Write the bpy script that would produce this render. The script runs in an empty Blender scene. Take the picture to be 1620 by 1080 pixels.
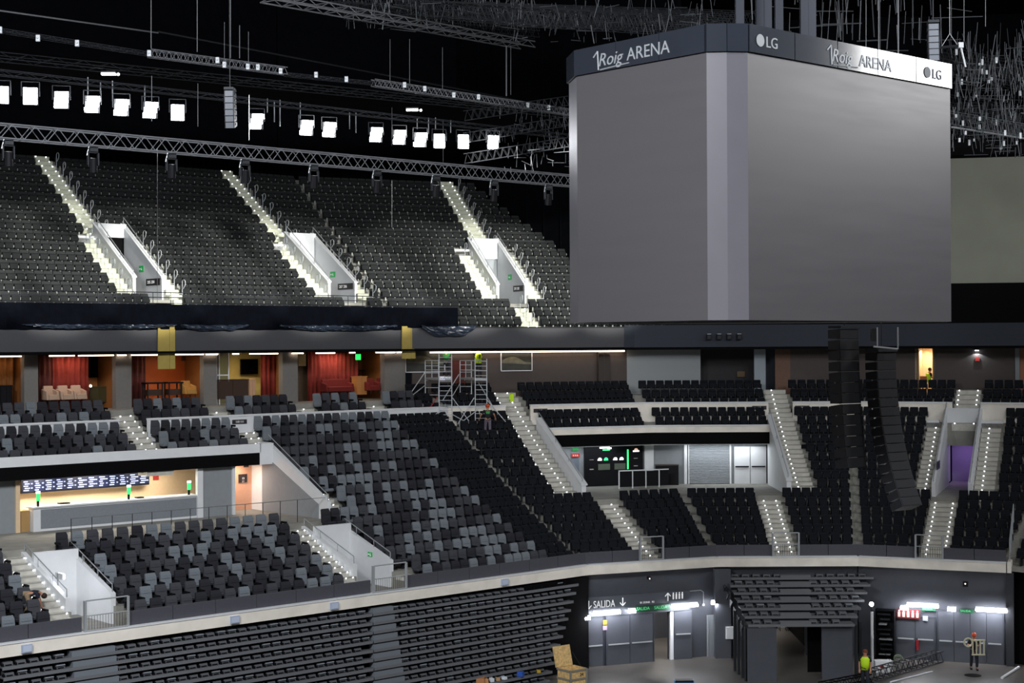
import bpy, math, random
from mathutils import Vector, Matrix
random.seed(7)
C = bpy.context.scene.collection
PI = math.pi
F = 2500.0
ROLL = math.radians(.3)
# ------------------------------------------------------------------ plan of the arena
SEG = {}
def seg(i, x, y, a): SEG[i] = (x, y, math.radians(a))
def seg_end(i, L):
    x, y, a = SEG[i]; return x + L*math.sin(a), y + L*math.cos(a)
seg(0, 3.5, 78, 48.6); seg(1, 3.5, 78, 69)
LEN = {1: 7.3, 2: 7.27, 3: 7.25}
x, y = seg_end(1, LEN[1]); seg(2, x, y, 90)
x, y = seg_end(2, LEN[2]); seg(3, x, y, 111)
x, y = seg_end(3, LEN[3]); seg(4, x, y, 132)
seg(10, -6.1, 90.2, 48.6); seg(11, -6.1, 90.2, 66)
T1 = math.tan(math.radians(10.2)); T2 = math.tan(math.radians(10.5)); TU = math.tan(math.radians(8.7))
def sL(i, d):
    return {0: -31.0, 1: -d*T1, 2: -d*T2, 3: -d*T2, 4: -d*T2, 10: -30.0, 11: -d*TU}[i]
def sR(i, d):
    if i == 0: return d*T1
    if i in (1, 2, 3): return LEN[i] + d*T2
    if i == 4: return 9.0
    if i == 10: return d*TU
    return 18.0 - .5*d
def pt(i, s, d, z):
    x, y, a = SEG[i]
    return Vector((x + s*math.sin(a) - d*math.cos(a), y + s*math.cos(a) + d*math.sin(a), z))
def un(px, py):
    dx = px-810; dy = 540-py
    return (dx*math.cos(ROLL)+dy*math.sin(ROLL))/F, (-dx*math.sin(ROLL)+dy*math.cos(ROLL))/F
def at(px, py, Y):
    kx, kz = un(px, py); return Vector((kx*Y, Y, kz*Y))
def ontop(px, py, z):
    kx, kz = un(px, py); Y = z/kz; return Vector((kx*Y, Y, z))
def zl(n): return -11.24+.355*n+.0048*n*n
def zu(m): return .62+.546*m+.0022*m*m
FLOOR = -16.1
ORD = ['zeroth','first','second','third','fourth','fifth','sixth','seventh','eighth','ninth','tenth','eleventh','twelfth','thirteenth','fourteenth','fifteenth','sixteenth','seventeenth','eighteenth','nineteenth','twentieth']
TENS = {20: 'twenty', 30: 'thirty', 40: 'forty', 50: 'fifty', 60: 'sixty', 70: 'seventy', 80: 'eighty'}
TTH = {30: 'thirtieth', 40: 'fortieth', 50: 'fiftieth', 60: 'sixtieth', 70: 'seventieth', 80: 'eightieth'}
def ordn(k):
    if k <= 20: return ORD[k]
    t = k//10*10
    return TTH[t] if k == t else TENS[t]+'-'+ORD[k-t]
# ------------------------------------------------------------------ materials
def lin(h):
    h = h.lstrip('#'); r = []
    for i in (0, 2, 4):
        c = int(h[i:i+2], 16)/255
        r.append(c/12.92 if c <= .04045 else ((c+.055)/1.055)**2.4)
    return tuple(r)+(1,)
MAT = {}
def mat(name, col, rough=.6, metal=0., emit=0., noise=0., scale=8., spec=.5, ecol=None, bump=0.):
    if name in MAT: return MAT[name]
    m = bpy.data.materials.new(name); m.use_nodes = True
    nt = m.node_tree; b = nt.nodes['Principled BSDF']
    c = lin(col)
    b.inputs['Base Color'].default_value = c
    b.inputs['Roughness'].default_value = rough
    b.inputs['Metallic'].default_value = metal
    b.inputs['Specular IOR Level'].default_value = spec
    if emit:
        b.inputs['Emission Color'].default_value = lin(ecol or col)
        b.inputs['Emission Strength'].default_value = emit
    if noise or bump:
        tc = nt.nodes.new('ShaderNodeTexCoord'); n = nt.nodes.new('ShaderNodeTexNoise')
        n.inputs['Scale'].default_value = scale; n.inputs['Detail'].default_value = 5
        nt.links.new(tc.outputs['Object'], n.inputs['Vector'])
        if noise:
            r = nt.nodes.new('ShaderNodeValToRGB')
            r.color_ramp.elements[0].position = .3; r.color_ramp.elements[1].position = .7
            r.color_ramp.elements[0].color = tuple(v*(1-noise) for v in c[:3])+(1,)
            r.color_ramp.elements[1].color = tuple(min(1, v*(1+noise)) for v in c[:3])+(1,)
            nt.links.new(n.outputs['Fac'], r.inputs['Fac']); nt.links.new(r.outputs['Color'], b.inputs['Base Color'])
        if bump:
            bp = nt.nodes.new('ShaderNodeBump'); bp.inputs['Strength'].default_value = bump; bp.inputs['Distance'].default_value = .05
            nt.links.new(n.outputs['Fac'], bp.inputs['Height']); nt.links.new(bp.outputs['Normal'], b.inputs['Normal'])
    MAT[name] = m; return m
M_conc = mat('concrete_terrace', '#8f8d86', .8, noise=.15, scale=1.5)
M_step = mat('concrete_steps', '#c4c1b8', .75, noise=.12, scale=3)
M_ustep = mat('pale_concrete_steps', '#d6d8c2', .75, noise=.12, scale=3)
M_white = mat('white_paint', '#e2e4e6', .5, noise=.03, scale=2)
M_beam = mat('precast_edge_beam', '#f2ebdf', .7, noise=.1, scale=1.2)
M_parap = mat('charcoal_panel', '#4a4a52', .55, noise=.05)
M_fascia = mat('graphite_fascia', '#48484c', .6, noise=.04, scale=30)
M_black = mat('matt_black', '#08080a', .8, spec=.1)
M_void = mat('dark_backdrop_cloth', '#08090d', .9, noise=.2, scale=2, spec=.05)
M_navy = mat('dark_blue_cloth', '#06080f', .9, noise=.25, scale=3, spec=.05)
M_greywall = mat('grey_panel_wall', '#8d9296', .6, noise=.04, scale=4)
M_greypaint = mat('slate_grey_paint', '#484b53', .55, noise=.06, scale=2)
M_taupe = mat('taupe_wall', '#4c433f', .7, noise=.05, scale=3)
M_metal = mat('galvanised_steel', '#a9adb0', .5, .25)
M_alu = mat('aluminium_tube', '#c8ccd0', .5, .25)
M_dmetal = mat('dark_steel', '#2a2c30', .5, .2, spec=.3)
M_truss = mat('truss_aluminium', '#7d7f84', .4, .4)
M_led = mat('step_led', '#ffffff', .5, emit=9., ecol='#eef4ff')
M_lamp = mat('lit_lamp_panel', '#ffffff', .5, emit=40., ecol='#f4f6ff')
M_warm = mat('warm_led_strip', '#fff0dc', .5, emit=7., ecol='#ffe6cc')
M_cloth_l = mat('blue_grey_fabric', '#747a80', .9, noise=.08, scale=20, spec=.1)
M_cloth_m = mat('mid_grey_fabric', '#45464b', .9, noise=.08, scale=20, spec=.1)
M_cloth_d = mat('dark_grey_fabric', '#303035', .9, noise=.08, scale=20, spec=.1)
M_seatblk = mat('black_seat_fabric', '#1b1d23', .9, noise=.1, scale=20, spec=.12)
M_seatpan = mat('black_seat_pan', '#16181d', .8, spec=.15)
M_tier = mat('charcoal_seat_fabric', '#2e3030', .9, noise=.1, scale=20, spec=.1)
M_tierp = mat('charcoal_seat_pan', '#262828', .9, spec=.1)
M_brkt = mat('pale_seat_bracket', '#a5a69f', .6)
M_blackpl = mat('black_plastic', '#101014', .5, spec=.2)
M_wood = mat('osb_board', '#dcb87c', .8, noise=.3, scale=9)
M_yell = mat('ochre_foam_board', '#b09a50', .8, noise=.06, scale=3)
M_orange = mat('orange_wall', '#b4561e', .6, noise=.06, scale=2)
M_brown = mat('brown_wood_wall', '#6e4423', .6, noise=.2, scale=2)
M_yellw = mat('yellow_timber_wall', '#d8bc6a', .6, noise=.06, scale=3)
M_floor = mat('arena_concrete', '#57534f', .35, noise=.25, scale=.5)
M_cream = mat('cream_wall', '#e6c9a4', .6, noise=.03)
M_salmon = mat('salmon_wall', '#dba78a', .6, noise=.03)
M_green = mat('green_sign', '#1f8a45', .5, emit=.5)
M_signw = mat('white_sign_print', '#f2f2f2', .5, emit=.3)
M_dsign = mat('dark_sign_board', '#2b2528', .5)
M_red = mat('red_print', '#b03028', .6)
M_skin = mat('skin', '#b98468', .6)
M_hiviz = mat('hi_viz_yellow', '#c8f020', .6)
def curtain(name, c1, c2):
    m = mat(name, c1, .8); nt = m.node_tree; b = nt.nodes['Principled BSDF']
    tc = nt.nodes.new('ShaderNodeTexCoord'); w = nt.nodes.new('ShaderNodeTexNoise'); w.inputs['Scale'].default_value = 6
    r = nt.nodes.new('ShaderNodeValToRGB'); r.color_ramp.elements[0].color = lin(c1); r.color_ramp.elements[1].color = lin(c2)
    nt.links.new(tc.outputs['Object'], w.inputs['Vector']); nt.links.new(w.outputs['Fac'], r.inputs['Fac'])
    nt.links.new(r.outputs['Color'], b.inputs['Base Color']); return m
M_redc = curtain('red_velvet', '#6a1a10', '#8c2a1a')
M_maroon = curtain('maroon_velvet', '#4a1712', '#5a2018')
M_brownc = curtain('brown_velvet', '#5c3512', '#7a4a14')
# ------------------------------------------------------------------ mesh builder
class MB:
    def __init__(s): s.v = []; s.f = []
    def add(s, vs, fs, mtx=None):
        k = len(s.v)
        if mtx is not None: vs = [tuple(mtx @ Vector(p)) for p in vs]
        s.v += [tuple(p) for p in vs]; s.f += [tuple(i+k for i in f) for f in fs]; return s
    def box(s, x0, x1, y0, y1, z0, z1, mtx=None):
        vs = [(x0,y0,z0),(x1,y0,z0),(x1,y1,z0),(x0,y1,z0),(x0,y0,z1),(x1,y0,z1),(x1,y1,z1),(x0,y1,z1)]
        return s.add(vs, [(0,3,2,1),(4,5,6,7),(0,1,5,4),(1,2,6,5),(2,3,7,6),(3,0,4,7)], mtx)
    def quadbox(s, p4, z0, z1):      # plan quadrilateral raised from z0 to z1
        vs = [(p[0],p[1],z0) for p in p4]+[(p[0],p[1],z1) for p in p4]
        return s.add(vs, [(0,3,2,1),(4,5,6,7),(0,1,5,4),(1,2,6,5),(2,3,7,6),(3,0,4,7)])
    def prof(s, prof, x0, x1):       # profile in (y,z) pushed along x
        n = len(prof)
        vs = [(x0,p[0],p[1]) for p in prof]+[(x1,p[0],p[1]) for p in prof]
        fs = [tuple(range(n)), tuple(range(2*n-1, n-1, -1))]+[(i, i+n, (i+1)%n+n, (i+1)%n) for i in range(n)]
        return s.add(vs, fs)
    def tube(s, a, b, r, n=6, r2=None):
        a = Vector(a); b = Vector(b); d = b-a
        if d.length < 1e-6: return s
        q = d.to_track_quat('Z', 'Y'); r2 = r if r2 is None else r2
        vs = []
        for c, rr in ((a, r), (b, r2)):
            for i in range(n):
                t = 2*PI*i/n; vs.append(tuple(c + q @ Vector((rr*math.cos(t), rr*math.sin(t), 0))))
        return s.add(vs, [tuple(range(n-1,-1,-1)), tuple(range(n, 2*n))]+[(i, (i+1)%n, (i+1)%n+n, i+n) for i in range(n)])
    def path(s, pts, r, n=6):
        for a, b in zip(pts, pts[1:]): s.tube(a, b, r, n)
        return s
    def ball(s, c, r, n=8, sc=(1,1,1)):
        vs = []; fs = []
        for j in range(n//2+1):
            ph = PI*j/(n//2)
            for i in range(n):
                t = 2*PI*i/n; vs.append((c[0]+sc[0]*r*math.sin(ph)*math.cos(t), c[1]+sc[1]*r*math.sin(ph)*math.sin(t), c[2]+sc[2]*r*math.cos(ph)))
        for j in range(n//2):
            for i in range(n): fs.append((j*n+i, j*n+(i+1)%n, (j+1)*n+(i+1)%n, (j+1)*n+i))
        return s.add(vs, fs)
    def mesh(s, name, m):
        me = bpy.data.meshes.new(name); me.from_pydata(s.v, [], s.f); me.update()
        if isinstance(m, (list, tuple)):
            for k in m: me.materials.append(k)
        else: me.materials.append(m)
        return me
    def out(s, name, m, parent=None, bevel=0, smooth=False):
        o = bpy.data.objects.new(name, s.mesh(name, m)); C.objects.link(o); o.parent = parent
        if bevel:
            bv = o.modifiers.new('bevel', 'BEVEL'); bv.width = bevel; bv.segments = 2
        if smooth:
            for p in o.data.polygons: p.use_smooth = True
        return o
def put(o, i, s=0, d=0, z=0, turn=0):
    o.location = pt(i, s, d, z); o.rotation_euler = (0, 0, PI/2-SEG[i][2]+turn); return o
def tag(o, label, cat, group=None, kind=None):
    if label: o['label'] = label
    if cat: o['category'] = cat
    if group: o['group'] = group
    if kind: o['kind'] = kind
    return o
def struct(o, label=None):
    o['kind'] = 'structure'
    if label: o['label'] = label; o['category'] = o.name.split('_')[0].split('.')[0]
    return o
def thing(name, label, cat, group=None):
    o = bpy.data.objects.new(name, None); C.objects.link(o); o.empty_display_size = .2
    return tag(o, label, cat, group)
def copyo(o, parent=None):
    c = o.copy(); C.objects.link(c); c.parent = parent; return c
KIDS = {}
def kids(o): return KIDS.get(o.name, [])
def dup(o, parent=None):
    c = copyo(o, parent)
    KIDS[c.name] = [dup(k, c) for k in KIDS.get(o.name, [])]
    return c
def proto(o):
    """remember the children of a finished prototype"""
    def rec(q):
        ch = [k for k in bpy.data.objects if k.parent is q]
        KIDS[q.name] = ch
        for k in ch: rec(k)
    rec(o); return o
def textobj(body, size, m, parent, x, y, z, ex=.01, name='lettering', align='LEFT', rx=PI/2, rz=0, shear=0):
    cu = bpy.data.curves.new(name, 'FONT'); cu.body = body; cu.size = size; cu.extrude = ex; cu.align_x = align; cu.shear = shear
    cu.resolution_u = 3
    cu.materials.append(m); o = bpy.data.objects.new(name, cu); C.objects.link(o); o.parent = parent
    o.location = (x, y, z); o.rotation_euler = (rx, 0, rz); return o
# ------------------------------------------------------------------ camera and view
cam = bpy.data.cameras.new('camera'); co = bpy.data.objects.new('camera', cam); C.objects.link(co)
cam.sensor_width = 36; cam.lens = 36*F/1620; cam.clip_end = 400; cam.clip_start = .5
co.matrix_world = Matrix.Rotation(PI/2, 4, 'X') @ Matrix.Rotation(-ROLL, 4, 'Z')
bpy.context.scene.camera = co
sc = bpy.context.scene
sc.view_settings.view_transform = 'Standard'; sc.view_settings.look = 'None'; sc.view_settings.gamma = 1
sc.view_settings.exposure = 0.0
w = bpy.data.worlds.new('world'); sc.world = w; w.use_nodes = True
w.node_tree.nodes['Background'].inputs[0].default_value = (.5, .6, .8, 1); w.node_tree.nodes['Background'].inputs[1].default_value = .006
sc.cycles.max_bounces = 4; sc.cycles.diffuse_bounces = 2; sc.cycles.glossy_bounces = 2
# ------------------------------------------------------------------ lower terrace
PIT = {0: [(-26.25, -24.35, 0, 6), (-12.55, -10.5, 0, 6), (-31.0, -10.9, 7, 13)],
       1: [(2.75, 99, 7, 14)], 2: [(-99, 4.8, 7, 14)], 3: [(3.1, 5.0, 7, 15)], 4: []}
def runs(i, n, d0, d1):
    cuts = sorted((a, b) for a, b, n0, n1 in PIT[i] if n0 <= n < n1)
    L0, L1, R0, R1 = sL(i, d0), sL(i, d1), sR(i, d0), sR(i, d1)
    cur = (L0, L1); res = []
    for a, b in cuts:
        if a > -90: res.append((cur[0], cur[1], a, a))
        cur = (b, b)
        if b > 90: cur = None; break
    if cur: res.append((cur[0], cur[1], R0, R1))
    return res
for i in range(5):
    mb = MB()
    for n in range(19):
        d0, d1 = .85*n, .85*(n+1); z = zl(n)
        dd = d1+.01
        zb = max(z-1.3, -11.45)
        if (i in (0, 1, 2)) and n == 13: zb = -6.05
        if i in (1, 2) and n in (14, 15): zb = -6.0
        if i == 0 and n in (13, 14, 15): zb = -6.05
        for a0, a1, b0, b1 in runs(i, n, d0, dd):
            mb.quadbox([(a0, d0), (b0, d0), (b1, dd), (a1, dd)], zb, z)
    o = struct(put(mb.out('floor_terrace', M_conc), i), None)
# concourse floors
mb = MB(); mb.quadbox([(-31, 5.95), (-10.9, 5.95), (-10.9, 15), (-31, 15)], -8.9, -8.45)
struct(put(mb.out('floor_concourse', M_conc), 0))
for i in (1, 2):
    mb = MB(); a = 2.75 if i == 1 else None; 
    l0 = a if a else sL(2, 5.95); l1 = a if a else sL(2, 15); r0 = sR(1, 5.95) if i == 1 else 4.8; r1 = sR(1, 15) if i == 1 else 4.8
    mb.quadbox([(l0, 5.95), (r0, 5.95), (r1, 15), (l1, 15)], -8.9, -8.5)
    struct(put(mb.out('floor_concourse', M_conc), i))
mb = MB(); mb.quadbox([(3.1, 5.95), (5.0, 5.95), (5.0, 22), (3.1, 22)], -8.9, -8.5)
struct(put(mb.out('floor_concourse', M_conc), 3))
# upper promenade floor behind the last row
for i in range(5):
    mb = MB(); d0, d1 = 16.16, 22.0
    mb.quadbox([(sL(i, d0), d0), (sR(i, d0), d0), (sR(i, d1), d1), (sL(i, d1), d1)], -3.9, -3.3)
    struct(put(mb.out('floor_promenade', M_conc), i))
# front edge beam and parapet panels, per segment, broken by gates
GATES = {0: [(-26.7, -24.75), (-13.1, -11.2)], 1: [(2.95, 4.2)], 2: [(2.9, 4.2)], 3: [(2.9, 4.2)]}
for i in range(4):
    a, b = (-31.0, 0) if i == 0 else (0, LEN[i])
    mb = MB(); mb.box(a, b, -.35, 0.02, -11.5, -11.03)
    struct(put(mb.out('trim_edge_beam', M_beam), i))
    mb = MB(); mb.box(a, b, -.38, 0.02, -11.03, -10.98)
    struct(put(mb.out('trim_edge_capping', M_white), i))
    cur = a; spans = []
    for g0, g1 in GATES[i]: spans.append((cur, g0)); cur = g1
    spans.append((cur, b))
    par = MB()
    for p, q in spans:
        n = max(1, round((q-p)/1.8)); w_ = (q-p)/n
        for k in range(n): par.box(p+k*w_+.012, p+(k+1)*w_-.012, -.12, -.04, -10.98, -10.42)
    struct(put(par.out('wall_parapet', M_parap, bevel=.01), i))
# notch at the right end of the lower ring
mb = MB(); mb.box(-.1, .1, -.35, 3.4, -11.5, -10.98)
struct(put(mb.out('trim_end_beam', M_beam), 3, LEN[3]+.15))
# gates
def gate(i, s0, s1, label):
    t = put(thing('railing_gate', label, 'gate', 'grey steel gates along the front balcony edge'), i, s0, -.25, -11.0)
    w_ = s1-s0; H = 1.2
    f = MB(); f.tube((0,0,0), (0,0,H), .035); f.tube((w_,0,0), (w_,0,H), .035); f.tube((0,0,H), (w_,0,H), .03); f.tube((0,0,.62), (w_,0,.62), .022); f.tube((0,0,.06), (w_,0,.06), .022)
    f.box(-.06, -.02, -.03, .12, 0, H); f.box(w_+.02, w_+.06, -.03, .12, 0, H)
    f.out('frame', M_metal, t)
    b = MB(); n = int(w_/.11)
    for k in range(1, n): b.tube((w_*k/n, 0, .06), (w_*k/n, 0, .62), .009, 4)
    b.out('balusters', M_dmetal, t)
    return t
gate(0, -26.6, -24.85, 'grey steel gate before the vomitory with the lit wall lamp, far left')
gate(0, -13.0, -11.25, 'grey steel gate before the vomitory beside the padded armchair block')
gate(1, 2.98, 4.2, 'grey steel gate below the long lit stair near the menu screens')
gate(2, 2.92, 4.2, 'grey steel gate below the middle stair above the centre bleacher')
gate(3, 2.92, 4.2, 'grey steel gate below the stair of the purple-lit vomitory')
t = put(thing('end_railing', 'dark rail with uprights closing the right end of the balcony ring', 'railing'), 3, LEN[3]+.15, 0, -11.0)
mb = MB()
for k in range(5): mb.tube((0, k*.8, .45*k*.8), (0, k*.8, .45*k*.8+1.1), .03)
mb.out('posts', M_metal, t)
for h in (.4, .75, 1.1): MB().tube((0,0,h), (0,3.2,1.44+h), .025).out('rail', M_metal, t)
# small beam lamps boxes on the strip
for k, (px, py) in enumerate([(30,1022),(362,978),(522,957),(787,919),(1009,902)]):
    p = ontop(px, py, -11.28)
    i = 0 if px < 920 else 1
    x0, y0, a = SEG[i]; s = (p.x-x0)*math.sin(a)+(p.y-y0)*math.cos(a)
    t = put(thing('junction_box', 'small pale box on the edge beam, %s from left' % ORD[k+1], 'box', 'pale boxes on the balcony edge beam'), i, s, -.42, -11.42)
    if k == 4: C.objects.unlink(t); continue
    MB().box(-.2, .2, -.03, .07, 0, .3).out('body', mat('pale_blue_box', '#a8b4cc', .5), t); MB().box(-.17, .17, -.05, -.03, .04, .26).out('cover', mat('paler_blue_box', '#c2cce0', .5), t)
# ------------------------------------------------------------------ stairs
def led_mesh():
    return MB().box(-.024, .024, -.012, .012, -.02, .02).mesh('step_light', M_led)
LED = led_mesh()
def stair(name, label, i, s0, s1, n0, n1, cols, m=M_step, zf=zl, doff=0, sub=2):
    base = pt(i, s0, .85*n0, 0)
    t = put(thing('aisle_stair', label, 'stairs', 'lit aisle stairs'), i, s0, .85*n0, zf(n0))
    z0 = zf(n0); mb = MB()
    for n in range(n0, n1+1):
        y = .85*(n-n0); z = zf(n)-z0; r = zf(n+1)-zf(n)
        mb.box(0, s1-s0, y-.012, y+.86, z-(.2 if n == 0 else .45), z+.012)
        mb.box(0, s1-s0, y+.43, y+.86, z-.2, z+r/2)
    mb.out('steps', m, t)
    e = MB()
    for n in range(n0, n1+1):
        y = .85*(n-n0); z = zf(n)-z0; r = zf(n+1)-zf(n)
        e.box(.0, s1-s0, y-.02, y+.02, z-.03, z+.016); e.box(.0, s1-s0, y+.42, y+.45, z+r/2-.03, z+r/2+.004)
    e.out('nosings', mat('worn_nosing', '#9c998f', .7) if zf is zl else mat('pale_nosing', '#b8b9a6', .7), t)
    for n in range(n0, n1+1):
        y = .85*(n-n0); z = zf(n)-z0; r = zf(n+1)-zf(n)
        for c in cols:
            for yy, zz in ((y-.02, z-.02), (y+.41, z+r/2-.02)):
                o = bpy.data.objects.new('step_light', LED); C.objects.link(o); o.parent = t; o.location = (c*(s1-s0), yy, zz)
    return t
stair('', 'lit aisle stair at the far left, beside the kneeling worker', 0, -27.4, -26.35, 0, 6, (.12, .9))
stair('', 'pale stair between the padded armchairs and the second vomitory', 0, -13.75, -12.65, 0, 6, (.55, .9))
stair('', 'narrow lit stair right of the second vomitory wall', 0, -10.35, -9.55, 0, 1, (.6,))
stair('', 'short lit stair at the foot of the sloping wall', 0, -10.75, -9.6, 7, 9, (.3, .7))
stair('', 'lit stair between the two club seat blocks under the suites', 0, -17.9, -16.5, 13, 17, (.45, .85))
stair('', 'short lit landing stair left of the sloping white wall', 0, -11.75, -10.5, 14, 15, (.5, .85))
stair('', 'two lit steps below the yellow-walled suite', 0, -12.5, -11.2, 16, 17, (.5,))
stair('', 'two lit steps below the red-curtained suite', 0, -7.2, -5.8, 16, 17, (.5,))
stair('', 'two lit steps left of the scaffold towers', 0, -2.6, -1.1, 16, 17, (.5,))
stair('', 'lower half of the lit stair left of the menu screens', 1, 3.0, 4.45, 0, 6, (.06, .7))
stair('', 'long upper stair lit by step lights beside the standing worker', 1, 1.1, 2.5, 7, 18, (.06, .62))
stair('', 'lower middle stair above the centre bleacher', 2, 2.95, 4.3, 0, 6, (.3, .8))
stair('', 'long upper stair right of the white concourse wall', 2, 5.0, 6.35, 7, 18, (.35,))
stair('', 'lower stair below the purple-lit vomitory', 3, 3.0, 4.4, 0, 6, (.2, .85))
stair('', 'stair climbing left of the purple-lit vomitory', 3, 2.1, 2.95, 7, 14, (.6,))
stair('', 'stair climbing right of the purple-lit vomitory', 3, 5.15, 6.2, 7, 14, (.4,))
stair('', 'upper stair behind the purple-lit vomitory', 3, 3.45, 4.85, 15, 18, (.12, .88))
# pale risers seen in the wedge gaps between straight seat rows are the terrace itself
# ------------------------------------------------------------------ vomitories
def handrail(parent, pts, r=.022):
    MB().path(pts, r).out('handrail', M_metal, parent)
def vomitory(i, s0, s1, dA, zA, dB, zB, zfloor, label, th=.2, headz=None, name='vomitory'):
    t = put(thing('vomitory', label, 'stairwell', 'white walled vomitories in the lower bowl'), i, s0, 0, 0)
    for k, s in enumerate((0, s1-s0)):
        MB().prof([(dA, zfloor), (dB, zfloor), (dB, zB), (dA, zA)], s-th/2, s+th/2).out('side_wall', M_white, t)
        hr = MB(); q = (s-th/2-.0)
        hr.path([(s, dA+.1, zA+.05), (s, dA+.1, zA+.35), (s, dB-.1, zB+.35), (s, dB-.1, zB+.05)], .022)
        for f in (.33, .66): hr.tube((s, dA+(dB-dA)*f, zA+(zB-zA)*f), (s, dA+(dB-dA)*f, zA+(zB-zA)*f+.35), .015)
        hr.out('handrail', M_metal, t)
    return t
v = vomitory(0, -26.3, -24.35, 1.9, -10.0, 5.95, -8.55, -11.25, 'white vomitory with a glowing bulkhead lamp on its wall')
MB().box(0, 1.95, 4.96, 5.14, -11.25, -8.5).out('head_wall', M_white, v)
MB().box(0, 1.95, -.3, 5.9, -11.45, -11.22).out('passage_floor', M_conc, v)
v = vomitory(0, -12.55, -10.5, 1.8, -9.98, 5.95, -8.6, -11.25, 'white vomitory with a small green exit sign, right of the armchairs')
MB().box(0, 2.05, 4.96, 5.14, -11.25, -8.55).out('head_wall', M_white, v)
MB().box(0, 2.05, -.3, 5.9, -11.45, -11.22).out('passage_floor', M_conc, v)
def exit_sign(i, s, d, z, label, w_=.32, h=.2, arrow=True, turn=0):
    t = put(thing('exit_sign', label, 'sign', 'small green exit signs'), i, s, d, z, turn)
    MB().box(-w_/2, w_/2, -.02, .02, -h/2, h/2).out('board', M_green, t)
    p = MB(); p.box(-w_*.36, -w_*.1, -.028, -.022, -.015, .015); p.add([(-w_*.42,-.027,0),(-w_*.26,-.027,.05),(-w_*.26,-.027,-.05)], [(0,1,2)])
    p.box(.02, .06, -.028, -.022, -.04, .03); p.box(.03, .05, -.028, -.022, .035, .06); p.box(.0, .1, -.028, -.022, -.07, -.045)
    p.out('pictogram', M_signw, t); return t
exit_sign(0, -10.62, 3.3, -9.85, 'small green exit sign on the wall of the second lower vomitory', turn=-PI/2)
t = put(thing('bulkhead_lamp', 'glowing white bulkhead lamp on the left wall of the far left vomitory', 'lamp'), 0, -26.12, 3.0, -9.25, PI/2)
MB().box(-.3, .3, 0, .05, -.12, .12).out('back_plate', M_white, t); MB().box(-.04, .04, .05, .1, -.6, .1).out('bracket', M_metal, t); MB().box(-.27, .27, -.12, 0, -.1, .1).out('diffuser', M_lamp, t, bevel=.03)
# purple vomitory, seg 3
t = put(thing('vomitory', 'white walled vomitory glowing purple at the right of the bowl', 'stairwell', 'white walled vomitories in the lower bowl'), 3, 3.1, 0, 0)
for s in (0, 1.9):
    MB().prof([(6.2, -8.5), (13.6, -8.5), (13.6, zl(15.2)+.75), (6.2, zl(6.5)+1.0)], s-.1, s+.1).out('side_wall', M_white, t)
    hr = MB(); hr.path([(s, 6.3, zl(6.5)+1.3), (s, 13.4, zl(15.2)+1.05)], .025)
    for f in (.0, .25, .5, .75, 1.): hr.tube((s, 6.3+7.1*f, zl(6.5)+1.0+(zl(15.2)-zl(6.5)-.25)*f), (s, 6.3+7.1*f, zl(6.5)+1.3+(zl(15.2)-zl(6.5)-.25)*f), .015)
    hr.out('handrail', M_metal, t)
MB().box(0, 1.9, 12.9, 13.1, -6.0, zl(15.2)+.75).out('head_wall', M_white, t)
MB().box(.0, 1.9, 16.5, 16.6, -8.5, -6.0).out('back_wall_or_opening', mat('lilac_wall', '#9c8fae', .6), t)  # grey wall with the purple light mixed into its colour
MB().box(-.3, -.1, 13.1, 16.5, -8.5, -6).out('passage_wall', M_white, t); MB().box(2.0, 2.2, 13.1, 16.5, -8.5, -6).out('passage_wall', M_white, t)
for s, l in ((1.55, 'white landing edge block left of the purple-lit vomitory'), (5.1, 'white landing edge block right of the purple-lit vomitory')):
    o = put(MB().box(0, 1.2, 0, .25, -.1, .5).out('landing_block', M_white), 3, s, 12.75, zl(15)-.35); tag(o, l, 'wall block')
o = thing('purple_sign', 'dark violet direction sign on the purple vomitory wall', 'sign'); put(o, 3, 3.22, 7.9, -6.9, PI/2)
MB().box(-.6, .6, .0, .04, -.22, .22).out('board', mat('violet_sign', '#2c2444', .5), o)
# sloping wall closing the left concourse
t = put(thing('sloping_wall', 'sloping white wall with grey infill right of the bar concourse', 'wall'), 0, -11.0, 0, 0)
MB().prof([(6.2, -8.5), (13.4, -8.5), (13.4, -5.9), (12.3, -5.0), (11.4, -5.0), (6.2, zl(7)+.9)], 0, .22).out('wall_body', M_white, t)
MB().prof([(6.9, -8.45), (11.9, -8.45), (11.9, -6.0), (11.3, -5.8), (6.9, zl(7)+.75)], -.02, 0).out('infill_panel', M_greywall, t)
handrail(t, [(.11, 6.3, zl(7)+.92), (.11, 6.3, zl(7)+1.25), (.11, 11.5, -4.62)])
# sloping walls of the right concourse
for i, s, lab in ((1, 2.55, 'sloping white wall with handrail left of the menu screens'), (2, 4.72, 'sloping white wall right of the grey shutter')):
    t = put(thing('sloping_wall', lab, 'wall'), i, s, 0, 0)
    MB().prof([(6.1, -8.6), (12.6, -8.6), (12.6, zl(14.3)+.75), (6.1, zl(6.5)+1.0)], 0, .25).out('wall_body', M_white, t)
    MB().prof([(6.05, zl(6.5)+1.0), (12.6, zl(14.3)+.75), (12.6, zl(14.3)+.82), (6.05, zl(6.5)+1.07)], -.05, .32).out('capping', M_white, t)
    hr = MB(); hr.path([(.12, 6.3, zl(6.5)+1.0), (.12, 6.3, zl(6.5)+1.35), (.12, 12.5, zl(14.3)+1.1), (.12, 12.6, zl(14.3)+.8)], .022)
    for f in (.3, .6): hr.tube((.12, 6.3+6.2*f, zl(6.5)+1+3.2*f), (.12, 6.3+6.2*f, zl(6.5)+1.35+3.2*f), .015)
    hr.out('handrail', M_metal, t)
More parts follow.
